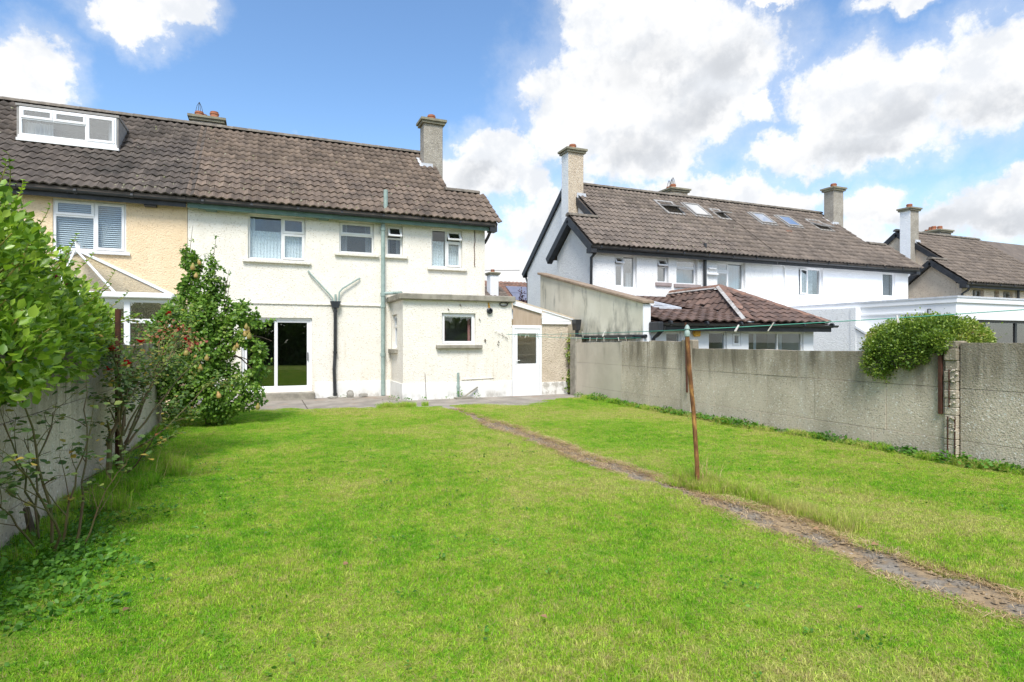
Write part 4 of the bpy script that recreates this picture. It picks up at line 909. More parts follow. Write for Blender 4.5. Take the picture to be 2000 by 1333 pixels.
rf.add([dk(p) for p in ((9.06,12.0,2.10),H1,VB,(9.06,17.19,lz(17.19)))], [(0,1,2,3)]).add([dk(p) for p in (H1,AP,BK,VB)], [(0,1,2,3)]).add([dk(p) for p in (H1,H2,AP)], [(0,1,2)]).add([dk(p) for p in (H2,(15.2,17.19,2.10),BK,AP)], [(0,1,2,3)])
rf.build('roof', M['tile_red'], tx)
vx = lambda y: H1[0]+(VB[0]-H1[0])*(y-12.0)/(17.19-12.0)
sk = (10.6,11.6,14.2,15.6)
def in_lean(q, t):
    x, y = 9.06+q, 12.0+t/math.hypot(1,LP)
    return y < 17.1 and x < vx(y)-.08 and not (sk[0]-.12 < x < sk[1]+.12 and sk[2]-.1 < y < sk[3])
tile_plane(tx, (9.06,11.97,2.095), (1,0,0), (0,1,LP), .30, .33, 0, 4.6, 5.3, in_lean, M['tile_red'], 180)
fs = (AP[2]-2.10)/(14.75-12.0)
def in_front(q, t):
    y = 12.0+t/math.hypot(1,fs); f = (y-12)/2.75; x = H1[0]+q
    return f < .97 and H1[0]+(AP[0]-H1[0])*f+.02 < x < H2[0]+(AP[0]-H2[0])*f-.02
tile_plane(tx, (H1[0],11.97,2.095), (1,0,0), (0,1,fs), .30, .33, 0, 3.2, 3.1, in_front, M['tile_red'], 60)
# left slope of the hip: runs up towards +X
U_ = Vector((AP[0]-H1[0], 0, AP[2]-2.10)); ul = U_.length
def in_left(q, t):
    y = 17.19-q; f = t/ul                       # R axis runs towards -Y
    if f > .96: return False
    x = H1[0]+U_.x*f; yh = 12.0+(14.75-12.0)*f
    yv = 12.0+(x-H1[0])/(VB[0]-H1[0])*5.19
    return yh+.04 < y < yv-.1
tile_plane(tx, (H1[0]-.02,17.19,2.09), (0,-1,0), U_, .30, .33, 0, 5.3, ul, in_left, M['tile_red'], 60)
up3 = Vector((-.3,-.2,1))
ridge_tiles(tx, Vector(H1)+Vector((.05,.06,.06)), Vector(AP)+Vector((0,0,.06)), M['ridge_red'], .42, .15)
ridge_tiles(tx, Vector(H2)+Vector((-.05,.06,.06)), Vector(AP)+Vector((0,0,.06)), M['ridge_red'], .42, .15)
ridge_tiles(tx, Vector(AP)+Vector((0,.05,.06)), Vector(BK)+Vector((0,0,.06)), M['ridge_red'], .42, .15)
vl = MB().beam(Vector(H1)+Vector((0,.02,.02)), Vector(VB)+Vector((0,0,.03)), .2, .02); vl.build('valley_flashing', M['lead'], tx)
MB().beam(Vector(H1)+Vector((-.14,.12,.09)), Vector(AP)+Vector((-.16,-.05,.03)), .10, .03, (-.6,0,1)).build('hip_mortar', M['mortar'], tx)
MB().beam(Vector(AP)+Vector((-.15,.05,.0)), Vector(BK)+Vector((-.15,0,.0)), .12, .03, (-.6,0,1)).beam(Vector(AP)+Vector((.12,-.2,-.04)), Vector(H2)+Vector((-.3,.12,.06)), .07, .03, (0,-.4,1)).build('hip_mortar', M['mortar'], tx)
a0, a1, b0, b1 = sk
rl = MB()
for (q0,q1,r0,r1) in ((a0,a1,b0,b0+.1),(a0,a1,b1-.1,b1),(a0,a0+.1,b0+.1,b1-.1),(a1-.1,a1,b0+.1,b1-.1)):
    rl.add([(x,y,lz(y)+h) for h in (-.02,.08) for x,y in ((q0,r0),(q1,r0),(q1,r1),(q0,r1))], [(4,5,6,7),(0,1,5,4),(1,2,6,5),(2,3,7,6),(3,0,4,7)])
rw_ = rl.build('roof_light', M['lead'], tx)
MB().add([(x,y,lz(y)+.05) for x,y in ((a0+.1,b0+.1),(a1-.1,b0+.1),(a1-.1,b1-.1),(a0+.1,b1-.1))], [(0,1,2,3)]).build('pane', M['glass_sky'], rw_)
MB().box(9.1,15.2,11.99,12.02,1.86,2.03).box(9.1,15.18,12.021,12.29,1.90,1.92).build('fascia', M['blackboard'], tx)
gutter(tx, 9.05, 15.36, 11.93, 2.05, r=.065)
MB().box(8.98,9.12,11.83,12.26,1.83,2.08).build('fascia_end', M['blackboard'], tx, bevel=.02)
MB().tube([(9.2,11.93,1.98),(9.2,11.95,1.9),(9.12,12.1,1.74),(9.1,12.22,1.66),(9.1,12.22,-.4)], .05).build('downpipe', M['black'], tx, smooth=True)

# flat-roofed extension of the bright white house
fx = thing('rear_extension', (21,14,-.45), 'flat-roofed smooth white extension behind the clipped bush', 'extension')
MB().box(18.6,18.85,10.6,17.19,-.6,2.72).holed(18.851,27.0,-.6,2.72,10.6,10.85,[(19.6,26.5,-.6,2.24)]).build('extension_wall', M['smooth_white'], fx)
MB().box(18.56,27.1,10.55,17.19,2.722,2.90).build('roof_edge', M['smooth_white'], fx, bevel=.01)
MB().box(18.54,27.12,10.53,10.56,2.87,2.925).box(18.54,18.57,10.561,17.19,2.87,2.925).build('roof_trim', M['lead'], fx)
gf = MB().holed(19.6,26.5,-.6,2.24,10.72,10.8,[(19.68,21.8,-.5,2.16),(21.9,24.1,-.5,2.16),(24.2,26.4,-.5,2.16)]).build('glazed_doors', M['black'], fx)
for a in (19.68,21.9,24.2): MB().box(a,a+2.15,10.75,10.756,-.5,2.16).build('pane', M['glass_dark'], gf)
MB().add([(19.6,10.86,-.6),(26.5,10.86,-.6),(26.5,10.86,2.3),(19.6,10.86,2.3),(19.6,14,-.6),(26.5,14,-.6),(26.5,14,2.3),(19.6,14,2.3)],[(4,5,6,7),(0,1,5,4),(1,2,6,5),(2,3,7,6),(3,0,4,7)]).build('room_lining', M['dark'], fx)
MB().tube([(18.58,11.3,2.56),(18.45,11.3,2.56),(18.45,11.3,2.38)], .02).prism([(18.3,11.05,2.36),(18.6,11.05,2.38),(18.57,11.05,2.28),(18.34,11.05,2.26)], (0,.5,0)).build('wall_lamp', M['black'], fx)
MB().box(18.57,18.599,11.5,16.0,2.45,2.5).build('string_course', M['smooth_white'], fx)
bw = thing('boundary_wall', (18.4,14,-.45), 'grey-white roughcast boundary wall stepping down beside the flat-roofed extension', 'wall')
MB().prism([(18.36,13.75,-.6),(18.36,17.18,-.6),(18.36,17.18,2.80),(18.36,13.75,2.70)], (.22,0,0)).prism([(18.36,10.9,-.6),(18.36,13.749,-.6),(18.36,13.749,2.1),(18.36,13.2,1.78),(18.36,10.9,1.6)], (.22,0,0)).build('wall', M['greywhite'], bw)
MB().box(18.34,18.6,13.55,13.748,-.6,2.72).build('pier', M['greywhite'], bw)
MB().prism([(18.32,13.55,2.03),(18.32,13.18,1.82),(18.32,10.9,1.64),(18.32,10.9,1.71),(18.32,13.16,1.89),(18.32,13.55,2.12)], (.3,0,0)).build('coping', M['smooth_white'], bw)

# ---------------------------------------------------------------- house across the street, seen through the gap
dh = thing('distant_house', (18,42,0), 'distant house with brown roof, white gable and solar panels seen through the gap', 'house')
MB().box(15.3,26,38.2,44,-1,4.2).prism([(15.3,37.9,4.2),(15.3,44.3,4.2),(15.3,41,6.0)], (.2,0,0)).build('wall', M['smooth_white'], dh)
q = 1.9/3.2
MB().add([(15.0,37.8,4.05),(26,37.8,4.05),(26,41,5.95),(15.0,41,5.95),(26,44.4,4.05),(15.0,44.4,4.05)], [(0,1,2,3),(3,2,4,5)]).build('roof', M['tile_red'], dh)
tile_plane(dh, (15.0,37.8,4.07), (1,0,0), (0,3.2,1.9), .33, .33, 0, 11, 3.7, lambda s,t: True, M['ridge_red'], 0)
MB().beam((14.97,37.8,4.0),(14.97,41,5.93),.06,.22).beam((14.97,44.3,4.0),(14.97,41,5.93),.06,.22).build('bargeboard', M['whitepaint'], dh)
for i in range(3):
    for j in range(2):
        p0 = Vector((16.6+i*1.75,38.3+j*1.0,0)); b=[]
        for (a, c) in ((0,0),(1.68,0),(1.68,.95),(0,.95)): y = p0.y+c; b.append((p0.x+a, y, 4.07+.594*(y-37.8)+.14))
        MB().prism(b, (0,-.02,.04)).build('solar_panel', M['solar'], dh)
chimney_stack(dh, 14.15, 14.75, 37.0, 37.7, 3.5, 6.1, 'greywhite', [(.5,.5)])
MB().box(11.5,15.2,36,39,-1,4.0).build('side_annex', M['smooth_white'], dh)
tile_plane(dh, (11.2,35.6,3.95), (1,0,0), (0,1,.5), .33, .33, 0, 4.2, 3.2, lambda s,t: True, M['tile_far'], 0)

# ================================================================ GARDEN WALLS
def wall_panels(root, X, face, y0, y1, z1, m, rows, lens, tilt=0):
    """shuttered concrete cast in lifts: each panel its own block with open joints"""
    th = .16; x0, x1 = (X-th, X) if face > 0 else (X, X+th)
    for r_, (za, zb_) in enumerate(rows):
        y = y0; k = r_*2
        while y < y1-.02:
            L = lens[k % len(lens)]; k += 1
            ye = min(y+L, y1)
            if y1-ye < .35: ye = y1
            j = random.uniform(-.004, .004); top = z1 if zb_ is None else zb_
            mb = MB(); g = .0022
            nz = 1
            p = [(x0+j, y+g, za+(g if za > 0 else 0)), (x1+j, y+g, za+(g if za > 0 else 0)), (x1+j, ye-g, za+(g if za > 0 else 0)), (x0+j, ye-g, za+(g if za > 0 else 0))]
            dz0, dz1 = (random.uniform(-.012,.012), random.uniform(-.012,.012)) if zb_ is None else (0, 0)
            t = [(a, b, top-g+(dz0 if i in (0,1) else dz1)) for i, (a, b, c) in enumerate(p)]
            mb.add(p+t, [(3,2,1,0),(4,5,6,7),(0,1,5,4),(1,2,6,5),(2,3,7,6),(3,0,4,7)])
            mb.build('panel', m, root, bevel=.003)
            y = ye
    mb = MB().box(x0+.03, x1-.03, y0+.01, y1-.01, -.3, z1-.05); mb.build('core', m, root)

rwall = thing('garden_wall', (8.48,7,0), 'long weathered grey concrete wall along the right side of the lawn', 'wall')
rows = lambda: [(-.15,.30),(.30,.98),(.98,None)]
wall_panels(rwall, 8.4, -1, 12.6, 15.05, 1.56, M['concrete_pale'], rows(), [1.1,1.35,.9])
wall_panels(rwall, 8.4, -1, 10.30, 12.59, 1.60, M['concrete'], rows(), [1.15,1.15])
wall_panels(rwall, 8.4, -1, 4.93, 9.93, 1.445, M['concrete'], rows(), [1.0,1.35,.8,1.2])
wall_panels(rwall, 8.4, -1, -6.0, 4.74, 1.575, M['concrete'], rows(), [1.6,1.3,1.7])
MB().box(8.375,8.60,9.94,10.29,-.15,1.63).build('pier', M['concrete'], rwall, bevel=.03)
MB().box(8.37,8.6,14.95,15.28,-.15,1.72).build('pier', M['cement'], rwall, bevel=.02)
pr = MB()
zz = [-.15,.1,.22,.3,.45,.62,.72,.84,.95,1.06,1.2,1.34,1.5,1.60]
for a, b in zip(zz, zz[1:]):
    k = random.uniform(-.012,.012); pr.box(8.352+abs(k)*1.6, 8.6, 4.755+k*.4, 4.915+k*.3, a, b+.002)
pr.build('pier', M['concrete'], rwall, bevel=.012)
bk = MB()
for _ in range(26):
    z = random.choice([random.uniform(.08,.62), random.uniform(.75,1.3)]); y = 4.80+random.gauss(0,.022); s_ = random.uniform(.008,.02)
    bk.lathe([(0,-s_),(s_*.8,-s_*.3),(s_,s_*.3),(0,s_*1.1)], (8.350,y,z), 5)
bk.build('exposed_aggregate', M['concrete_pale'], rwall)['kind'] = 'stuff'
for (z0, z1, y) in ((.0,.62,4.775),(.02,.6,4.862),(.72,1.22,4.845)):
    MB().box(8.346,8.352,y-.007,y+.007,z0,z1).build('rusted_bar', M['rustdark'], rwall)
tag(MB().box(8.355,8.399,4.945,4.99,.62,1.50).build('iron_strip', M['rustdark'], bevel=.004), 'dark rusty iron strip on the wall beside the crumbling pier under the bush', 'iron strip')
tag(MB().tube([(8.33,10.02,.5),(8.33,10.06,2.0)], .022, 8).build('iron_bar', M['rustdark'], smooth=True), 'thin dark rusty bar standing against the right wall behind the clothes pole', 'iron bar')

lwall = thing('garden_wall', (-1.87,6,0), 'grey concrete wall along the left side behind the rose bushes', 'wall')
wall_panels(lwall, -1.79, 1, -6.0, 13.3, 1.545, M['concrete'], rows(), [1.7,1.3,1.5,1.15])

# ================================================================ WASHING LINE
pole = thing('clothes_pole', (4.32,5.02,0), 'leaning rusty iron clothes pole standing beside the path', 'clothes pole')
MB().tube([(4.325,5.02,-.1),(4.31,5.02,.25),(4.27,5.025,.8),(4.21,5.025,1.3),(4.178,5.02,1.66)], [.024,.024,.023,.023,.022], 12).build('shaft', M['rust'], pole, smooth=True)
MB().lathe([(.028,0),(.03,.02),(.03,.05),(.022,.06),(.022,.075),(.03,.08),(.02,.11),(.008,.125)], (4.176,5.02,1.65), 10).build('pulley_cap', M['greenpipe'], pole, smooth=True)
PT = Vector((4.176,5.015,1.72))
def sag(a, b, s, n=40): a = Vector(a); b = Vector(b); return [a.lerp(b, i/n)-Vector((0,0,s*4*(i/n)*(1-i/n))) for i in range(n+1)]
L1 = sag((6.45,15.56,1.79), PT, .02, 50); L2 = sag(PT, (8.42,2.2,2.05), .02, 30); L3 = sag((6.5,15.56,1.80), (8.7,12.2,1.68), .06, 20)
tag(MB().tube(L1, .0045, 5).tube(L2, .0045, 5).build('clothes_line', M['line']), 'green clothes line strung from the house over the pole to the right wall', 'clothes line')
tag(MB().tube(L3, .005, 5).build('clothes_line', M['line']), 'short slack line from the porch to the stained parapet wall', 'clothes line')
def peg(p, ang, tilt, lab):
    o = bpy.data.objects.new('clothes_peg', PEG); COL.objects.link(o); o.location = p; o.rotation_euler = (tilt, 0, ang); 
    return tag(o, *lab)
pm = MB().prism([(-.006,-.005,.03),(.006,-.005,.03),(.008,-.005,-.06),(.002,-.005,-.065),(0,-.005,-.01),(-.002,-.005,-.065),(-.008,-.005,-.06)], (0,.010,0))
po = pm.build('clothes_peg', M['peg']); PEG = po.data
for v in PEG.vertices: v.co *= 1.15
LB1 = ('weathered wooden clothes peg on the green line between house and pole', 'clothes peg', 'pegs on the line between house and pole')
LB3 = ('grey wooden clothes peg on the slack line in front of the stained parapet', 'clothes peg', 'pegs on the slack line')
LB2 = ('wooden clothes peg on the green line right of the pole', 'clothes peg', 'pegs on the line right of the pole')
ORD = ['first','second','third','fourth','fifth','sixth','seventh','eighth','ninth','tenth']
tag(po, 'weathered wooden clothes peg, first from the house on the green line', *LB1[1:]); po.location = L1[6]; po.rotation_euler = (.4,0,1)
for k in (9,13,18,22,27,33,38): peg(L1[k], random.uniform(0,3), random.uniform(-.7,.7), ('weathered wooden clothes peg, %s from the house on the green line' % ORD[(9,13,18,22,27,33,38).index(k)+1],)+LB1[1:])
for k in (3,5,8,9,11,13,14,15,17,18): peg(L3[k], random.uniform(0,3), random.uniform(-.7,.7), ('grey wooden clothes peg, %s from the porch on the slack line by the parapet' % ORD[(3,5,8,9,11,13,14,15,17,18).index(k)],)+LB3[1:])
for k in (3,5,12): peg(L2[k], random.uniform(0,3), random.uniform(.5,1.2), ('wooden clothes peg, %s to the right of the pole on the green line' % ORD[(3,5,12).index(k)],)+LB2[1:])
for a, b, lab in (((5.0,40,6.8),(10.98,24.9,4.9),'upper telephone wire crossing the gap between the houses'),((4.0,44,6.4),(24,39,5.9),'lower telephone wire crossing the gap between the houses')):
    tag(MB().tube(sag(a,b,.15,14), .014, 5).build('telephone_wire', M['wire']), lab, 'wire')

# ================================================================ SMALL THINGS ON THE PATIO
def rock(name, p, s, label, sub=2):
    V = []; F = []; mb = MB(); n, k = 9, 6
    for j in range(k+1):
        for i in range(n):
            a = 2*math.pi*i/n; b = math.pi*j/k-math.pi/2; r = 1+random.uniform(-.16,.16)
            r2 = 1/max(abs(math.cos(a)), abs(math.sin(a)))**.5
            mb.v.append((p[0]+s[0]*r*r2*math.cos(a)*math.cos(b)**.6, p[1]+s[1]*r*r2*math.sin(a)*math.cos(b)**.6, max(0, p[2]+s[2]*(math.sin(b)+.9)*.55*(1+random.uniform(-.06,.06)))))
    for j in range(k):
        for i in range(n): mb.f.append((j*n+i, j*n+(i+1)%n, (j+1)*n+(i+1)%n, (j+1)*n+i))
    return tag(mb.build(name, M['stone'], smooth=True), label, 'stone')
rock('stone', (2.25,16.98,0), (.10,.07,.20), 'pale upright stone against the plinth beside the black downpipe')
rock('stone', (2.62,16.97,0), (.13,.08,.11), 'low flat grey stone against the plinth left of the green pipe')
rock('stone', (1.78,16.98,0), (.14,.09,.05), 'flat slab of stone at the foot of the black downpipe')

# ================================================================ PLANTS
def bez(a, b, c, n=8):
    a, b, c = map(Vector, (a, b, c)); return [a*(1-t)**2+b*2*t*(1-t)+c*t*t for t in [i/n for i in range(n+1)]]

# --- broad leaved evergreen leaning over the left wall
gb = thing('evergreen_shrub', (-2.6,6.5,0), 'large glossy bright green shrub leaning over the left wall', 'shrub')
lob = [(-2.45,6.1,2.35,.7,1.0,.62,3),(-2.45,7.1,2.25,.65,1.1,.58,2.6),(-2.35,8.3,2.0,.55,1.0,.48,2),(-2.25,9.25,1.75,.45,.7,.45,1.2),(-1.9,5.35,1.62,.42,.9,.50,2.4),(-1.88,6.3,1.6,.42,1.0,.48,2.2),
       (-1.9,7.3,1.62,.36,.9,.45,1.8),(-1.95,8.4,1.65,.28,.8,.42,1.3),(-2.5,6.6,2.72,.5,.8,.35,1.4),(-1.62,5.05,1.5,.26,.45,.34,.7),(-2.6,5.3,2.4,.7,.8,.8,1.6),(-2.0,5.6,2.1,.45,.8,.5,1.6)]
P, U = in_lobes(lob, 21000, .62)
gap = np.sin(P[:,1]*7+P[:,0]*3)*np.sin(P[:,2]*9+1)+.5*np.sin(P[:,1]*17)*np.sin(P[:,2]*21); kp = gap > -.75; P, U = P[kp], U[kp]
keep = ~((P[:, 0] > -1.98) & (P[:, 0] < -1.76) & (P[:, 2] < 1.52)) & (P[:,2] > 1.02+.12*np.sin(P[:,1]*5))
P, U = P[keep], U[keep]
D = U*.55 + np.array([.12,-.1,.42]) + RNG.normal(size=P.shape)*.42; N = np.array([0.1,-.25,1.0]) + U*.5 + RNG.normal(size=P.shape)*.38
S = RNG.uniform(.04,.11,len(P))
# young shoots that stand clear of the mass
SH = [((-2.2,6.75,2.75),(-2.03,6.35,3.22)),((-2.2,6.9,2.85),(-2.1,6.9,3.12)),((-2.2,7.3,2.6),(-2.0,7.3,2.98)),((-2.1,7.9,2.45),(-1.95,8.0,2.8)),((-2.1,8.3,2.35),(-1.9,8.5,2.66)),((-2.0,8.9,2.15),(-1.8,9.1,2.52)),((-2.0,9.5,2.0),(-1.75,9.7,2.30)),((-1.9,9.4,1.85),(-1.62,9.6,1.98)),((-2.1,6.1,2.75),(-1.95,6.05,3.08)),((-1.75,8.8,1.8),(-1.5,9.0,1.95)),((-1.75,7.3,1.95),(-1.5,7.4,2.2)),((-1.8,6.3,2.1),(-1.55,6.2,2.4)),((-1.75,5.3,2.0),(-1.55,5.2,2.3))]
st = MB(); eP, eD, eN, eS = [], [], [], []
for a, b in SH:
    pts = bez(a, (Vector(a)+Vector(b))/2+Vector((.05,.03,.02)), b, 8); st.tube(pts, [.008-.0007*i for i in range(9)], 5)
    for i, p in enumerate(pts):
        for q in range(3):
            th_ = random.uniform(0, 6.28); eP.append(p); eD.append((math.cos(th_), math.sin(th_), .55)); eN.append((-math.cos(th_)*.5,-math.sin(th_)*.5,1)); eS.append(random.uniform(.045,.085)*(1-.05*i))
for _ in range(70):
    k = random.choice(lob); a = Vector((k[0]-.2,k[1],k[2]-.35)); u = Vector((random.uniform(-.3,1),random.uniform(-1,1),random.uniform(.1,1))).normalized()
    b = Vector((k[0]+u.x*k[3],k[1]+u.y*k[4],k[2]+u.z*k[5])); st.tube(bez(a, a.lerp(b,.5)+Vector((0,0,.05)), b, 6), [.012,.011,.01,.009,.008,.006,.004], 5)
st.build('stem', M['stem'], gb, smooth=True)['kind'] = 'stuff'
tk = MB()
for a, c in (((-2.5,5.6,-.1),(-2.3,5.5,2.0)),((-2.55,6.2,-.1),(-2.4,6.4,2.0)),((-2.5,6.9,-.1),(-2.3,7.6,1.9)),((-2.45,5.2,-.1),(-2.2,5.0,1.7))): tk.tube(bez(a, (a[0]-.1,a[1],1.0), c, 8), [.05-.004*i for i in range(9)], 7)
tk.build('trunk', M['bark'], gb, smooth=True)
P = np.concatenate([P, np.array([tuple(p) for p in eP])]); D = np.concatenate([D, np.array(eD)]); N = np.concatenate([N, np.array(eN)]); S = np.concatenate([S, np.array(eS)])
foliage_parts(gb, P, D, N, S, M['leaf_gris'], 300, 'foliage', LEAF8, .74)

# --- pear tree trained by the patio corner
pt_ = thing('pear_tree', (-.95,12.55,0), 'overgrown pear tree with brown pears at the end of the left wall', 'tree')
lob = [(-1.2,12.5,1.3,.58,.55,.78,4),(-1.25,12.5,1.95,.55,.5,.55,3),(-.95,12.4,.7,.60,.5,.58,2.6),(-.68,12.45,1.75,.36,.36,.42,1.0),(-.42,12.4,2.08,.26,.28,.26,.6),(-1.6,12.5,1.75,.32,.4,.48,.9),(-.75,12.4,.42,.48,.45,.34,1.0),(-1.55,12.45,.6,.3,.4,.5,.8),
       (-1.30,12.5,2.85,.13,.13,.50,.5),(-1.33,12.5,3.05,.15,.14,.16,.25),(-.93,12.5,2.75,.15,.14,.52,.55),(-.97,12.5,2.45,.25,.2,.3,.5),(-.70,12.5,2.45,.13,.14,.30,.25),(-.22,12.3,1.55,.26,.2,.20,.3),(-.12,12.3,1.25,.17,.16,.12,.15),(-.2,12.3,.72,.24,.22,.30,.4),(-.02,12.3,1.98,.22,.13,.06,.12),(-.05,12.3,1.02,.22,.12,.08,.1),(-1.7,12.4,1.2,.18,.3,.3,.3)]
P, U = in_lobes(lob, 25000, .6); keep = P[:, 2] > .04; P, U = P[keep], U[keep]
P += np.stack([.09*np.sin(P[:,2]*7+P[:,1]*5), .07*np.sin(P[:,0]*8), .07*np.sin(P[:,0]*9+P[:,1]*4)],1); gap = np.sin(P[:,0]*11+1)*np.sin(P[:,2]*9+.5)+.5*np.sin(P[:,0]*23)*np.sin(P[:,2]*19); kp = gap > -.85; P, U = P[kp], U[kp]
D = U*.5 + np.array([0,-.1,-.35]) + RNG.normal(size=P.shape)*.6; N = np.array([0,-.35,.8]) + U*.6 + RNG.normal(size=P.shape)*.6
foliage_parts(pt_, P, D, N, RNG.uniform(.05,.09,len(P)), M['leaf_pear'], 0, 'crown', LEAF8, .82)
tb = MB().tube(bez((-.95,12.6,-.1),(-1.05,12.6,.8),(-1.0,12.55,2.3),8), [.07,.065,.06,.055,.05,.04,.035,.03,.02], 8)
for c in ((-1.33,12.5,3.3),(-.93,12.5,3.32),(-.6,12.5,2.75),(-.05,12.35,2.1),(.15,12.3,1.6),(-1.6,12.5,2.0),(-.1,12.3,1.1),(.05,12.3,.6),(-1.05,12.5,2.9)):
    z = random.uniform(.5,1.5); tb.tube(bez((-1.0,12.58,z),((-1+c[0])/2,12.5,z+.5),c,7), [.03,.027,.023,.019,.015,.011,.007,.004], 6)
for c in ((-1.30,12.5,3.0,3.78),(-.90,12.5,3.0,3.62),(-1.08,12.5,2.9,3.25),(-.68,12.5,2.5,2.98)): tb.tube([(c[0],c[1],c[2]),(c[0]+.03,c[1],(c[2]+c[3])/2),(c[0]+.07,c[1],c[3])], [.007,.005,.003], 5)
tb.build('trunk', M['bark'], pt_, smooth=True)
tipP = []
for c in ((-1.24,12.5,3.5),(-1.28,12.5,3.35),(-.84,12.5,3.6),(-.86,12.5,3.4),(-.89,12.5,3.25),(-.63,12.5,2.9),(-1.02,12.5,3.2)): tipP += [np.array(c)+RNG.normal(size=3)*.03 for _ in range(7)]
tipP = np.array(tipP); foliage_parts(pt_, tipP, RNG.normal(size=tipP.shape), np.array([0,-.4,1])+RNG.normal(size=tipP.shape)*.4, RNG.uniform(.03,.06,len(tipP)), M['leaf_pear'], 0, 'shoot_leaves', LEAF8, .8)
pf = MB().lathe([(0.004,.075),(.014,.07),(.02,.045),(.034,.02),(.038,-.005),(.03,-.03),(.008,-.042)], (0,0,0), 10).build('pear', M['pear'], pt_, smooth=True)
spots = [(-1.2,12.18,2.95),(-1.15,12.2,2.8),(-1.1,12.25,3.05),(-.28,12.05,1.78),(-.25,12.02,1.68),(-.32,12.04,1.72),(-.3,12.0,1.86),(-1.2,11.95,1.5),(-1.28,11.93,1.38),(-.95,11.9,1.28),(-.45,11.98,1.5),(-.5,11.95,1.45),(-1.05,11.92,1.1),(-.75,11.85,.6),(-.1,12.0,.35),(-1.35,12.0,1.62)]
def place(o, p): o.location = Vector(p)-ORG[pt_]; o.rotation_euler = (random.uniform(-.3,.3), random.uniform(-.3,.3), 0); o.scale = [random.uniform(.9,1.25)]*3
place(pf, spots[0]); pf.location.x += 0
for v in pf.data.vertices: v.co += ORG[pt_]
for p in spots[1:]:
    o = pf.copy(); COL.objects.link(o); place(o, p)

# --- clipped bush over the right wall
hb = thing('clipped_bush', (9.0,5.4,0), 'dense dome-clipped bush growing over the top of the right wall', 'bush')
lob = [(8.85,5.42,1.60,.52,.80,.36,5),(8.6,5.65,1.5,.32,.55,.32,2.2),(8.38,5.55,1.42,.15,.45,.20,1.0),(8.35,5.85,1.27,.10,.24,.18,.35),(9.15,5.4,1.52,.42,.62,.30,1.4),(8.38,5.05,1.57,.12,.24,.15,.4),(8.36,5.72,1.14,.07,.16,.12,.10),(8.9,5.2,1.80,.3,.4,.13,.4),(8.7,5.9,1.66,.2,.25,.16,.3)]
P, U = in_lobes(lob, 40000, .36); P += .03*np.stack([np.sin(P[:,1]*19+P[:,2]*13), np.sin(P[:,0]*17+P[:,2]*11), np.sin(P[:,1]*23+P[:,0]*9)],1)+RNG.normal(size=P.shape)*(.012+.055*(RNG.random((len(P),1))>.965)); keep = ~((P[:,0] > 8.39) & (P[:,0] < 8.57) & (P[:,2] < 1.42)); P, U = P[keep], U[keep]
D = U*.8 + np.array([0,0,.25]) + RNG.normal(size=P.shape)*.5; N = U*.4 + np.array([0,0,.8]) + RNG.normal(size=P.shape)*.5
foliage_parts(hb, P, D, N, RNG.uniform(.026,.046,len(P)), M['leaf_hedge'], 0, 'foliage', LEAF2, 1.1)
tk = MB()
for i in range(8): tk.tube(bez((9.0+random.uniform(-.1,.2),5.2+random.uniform(-.3,.3),-.6),(8.95,5.2,.9),(8.8+random.uniform(-.3,.4),5.2+random.uniform(-.7,.7),1.6),6), [.04,.036,.032,.026,.02,.014,.008], 6)
tk.build('trunk', M['bark'], hb, smooth=True)
h2 = thing('low_hedge', (10.5,4.6,0), 'low yellow-green hedge just showing over the wall at the right edge', 'hedge')
P, U = in_lobes([(10.2,5.4,1.05,.5,1.0,.45,1),(10.4,4.6,1.1,.6,.9,.44,1),(10.6,3.6,1.12,.6,.9,.45,1)], 5200, .35)
foliage_parts(h2, P, U+RNG.normal(size=P.shape)*.5, U*.4+np.array([0,0,.8])+RNG.normal(size=P.shape)*.5, RNG.uniform(.025,.045,len(P)), M['leaf_hedge'], 0, 'foliage', LEAF2, .85)
MB().tube([(10.3,5,-.6),(10.3,5,1.2)], .03).tube([(10.5,4,-.6),(10.5,4,1.2)], .03).build('trunk', M['bark'], h2)

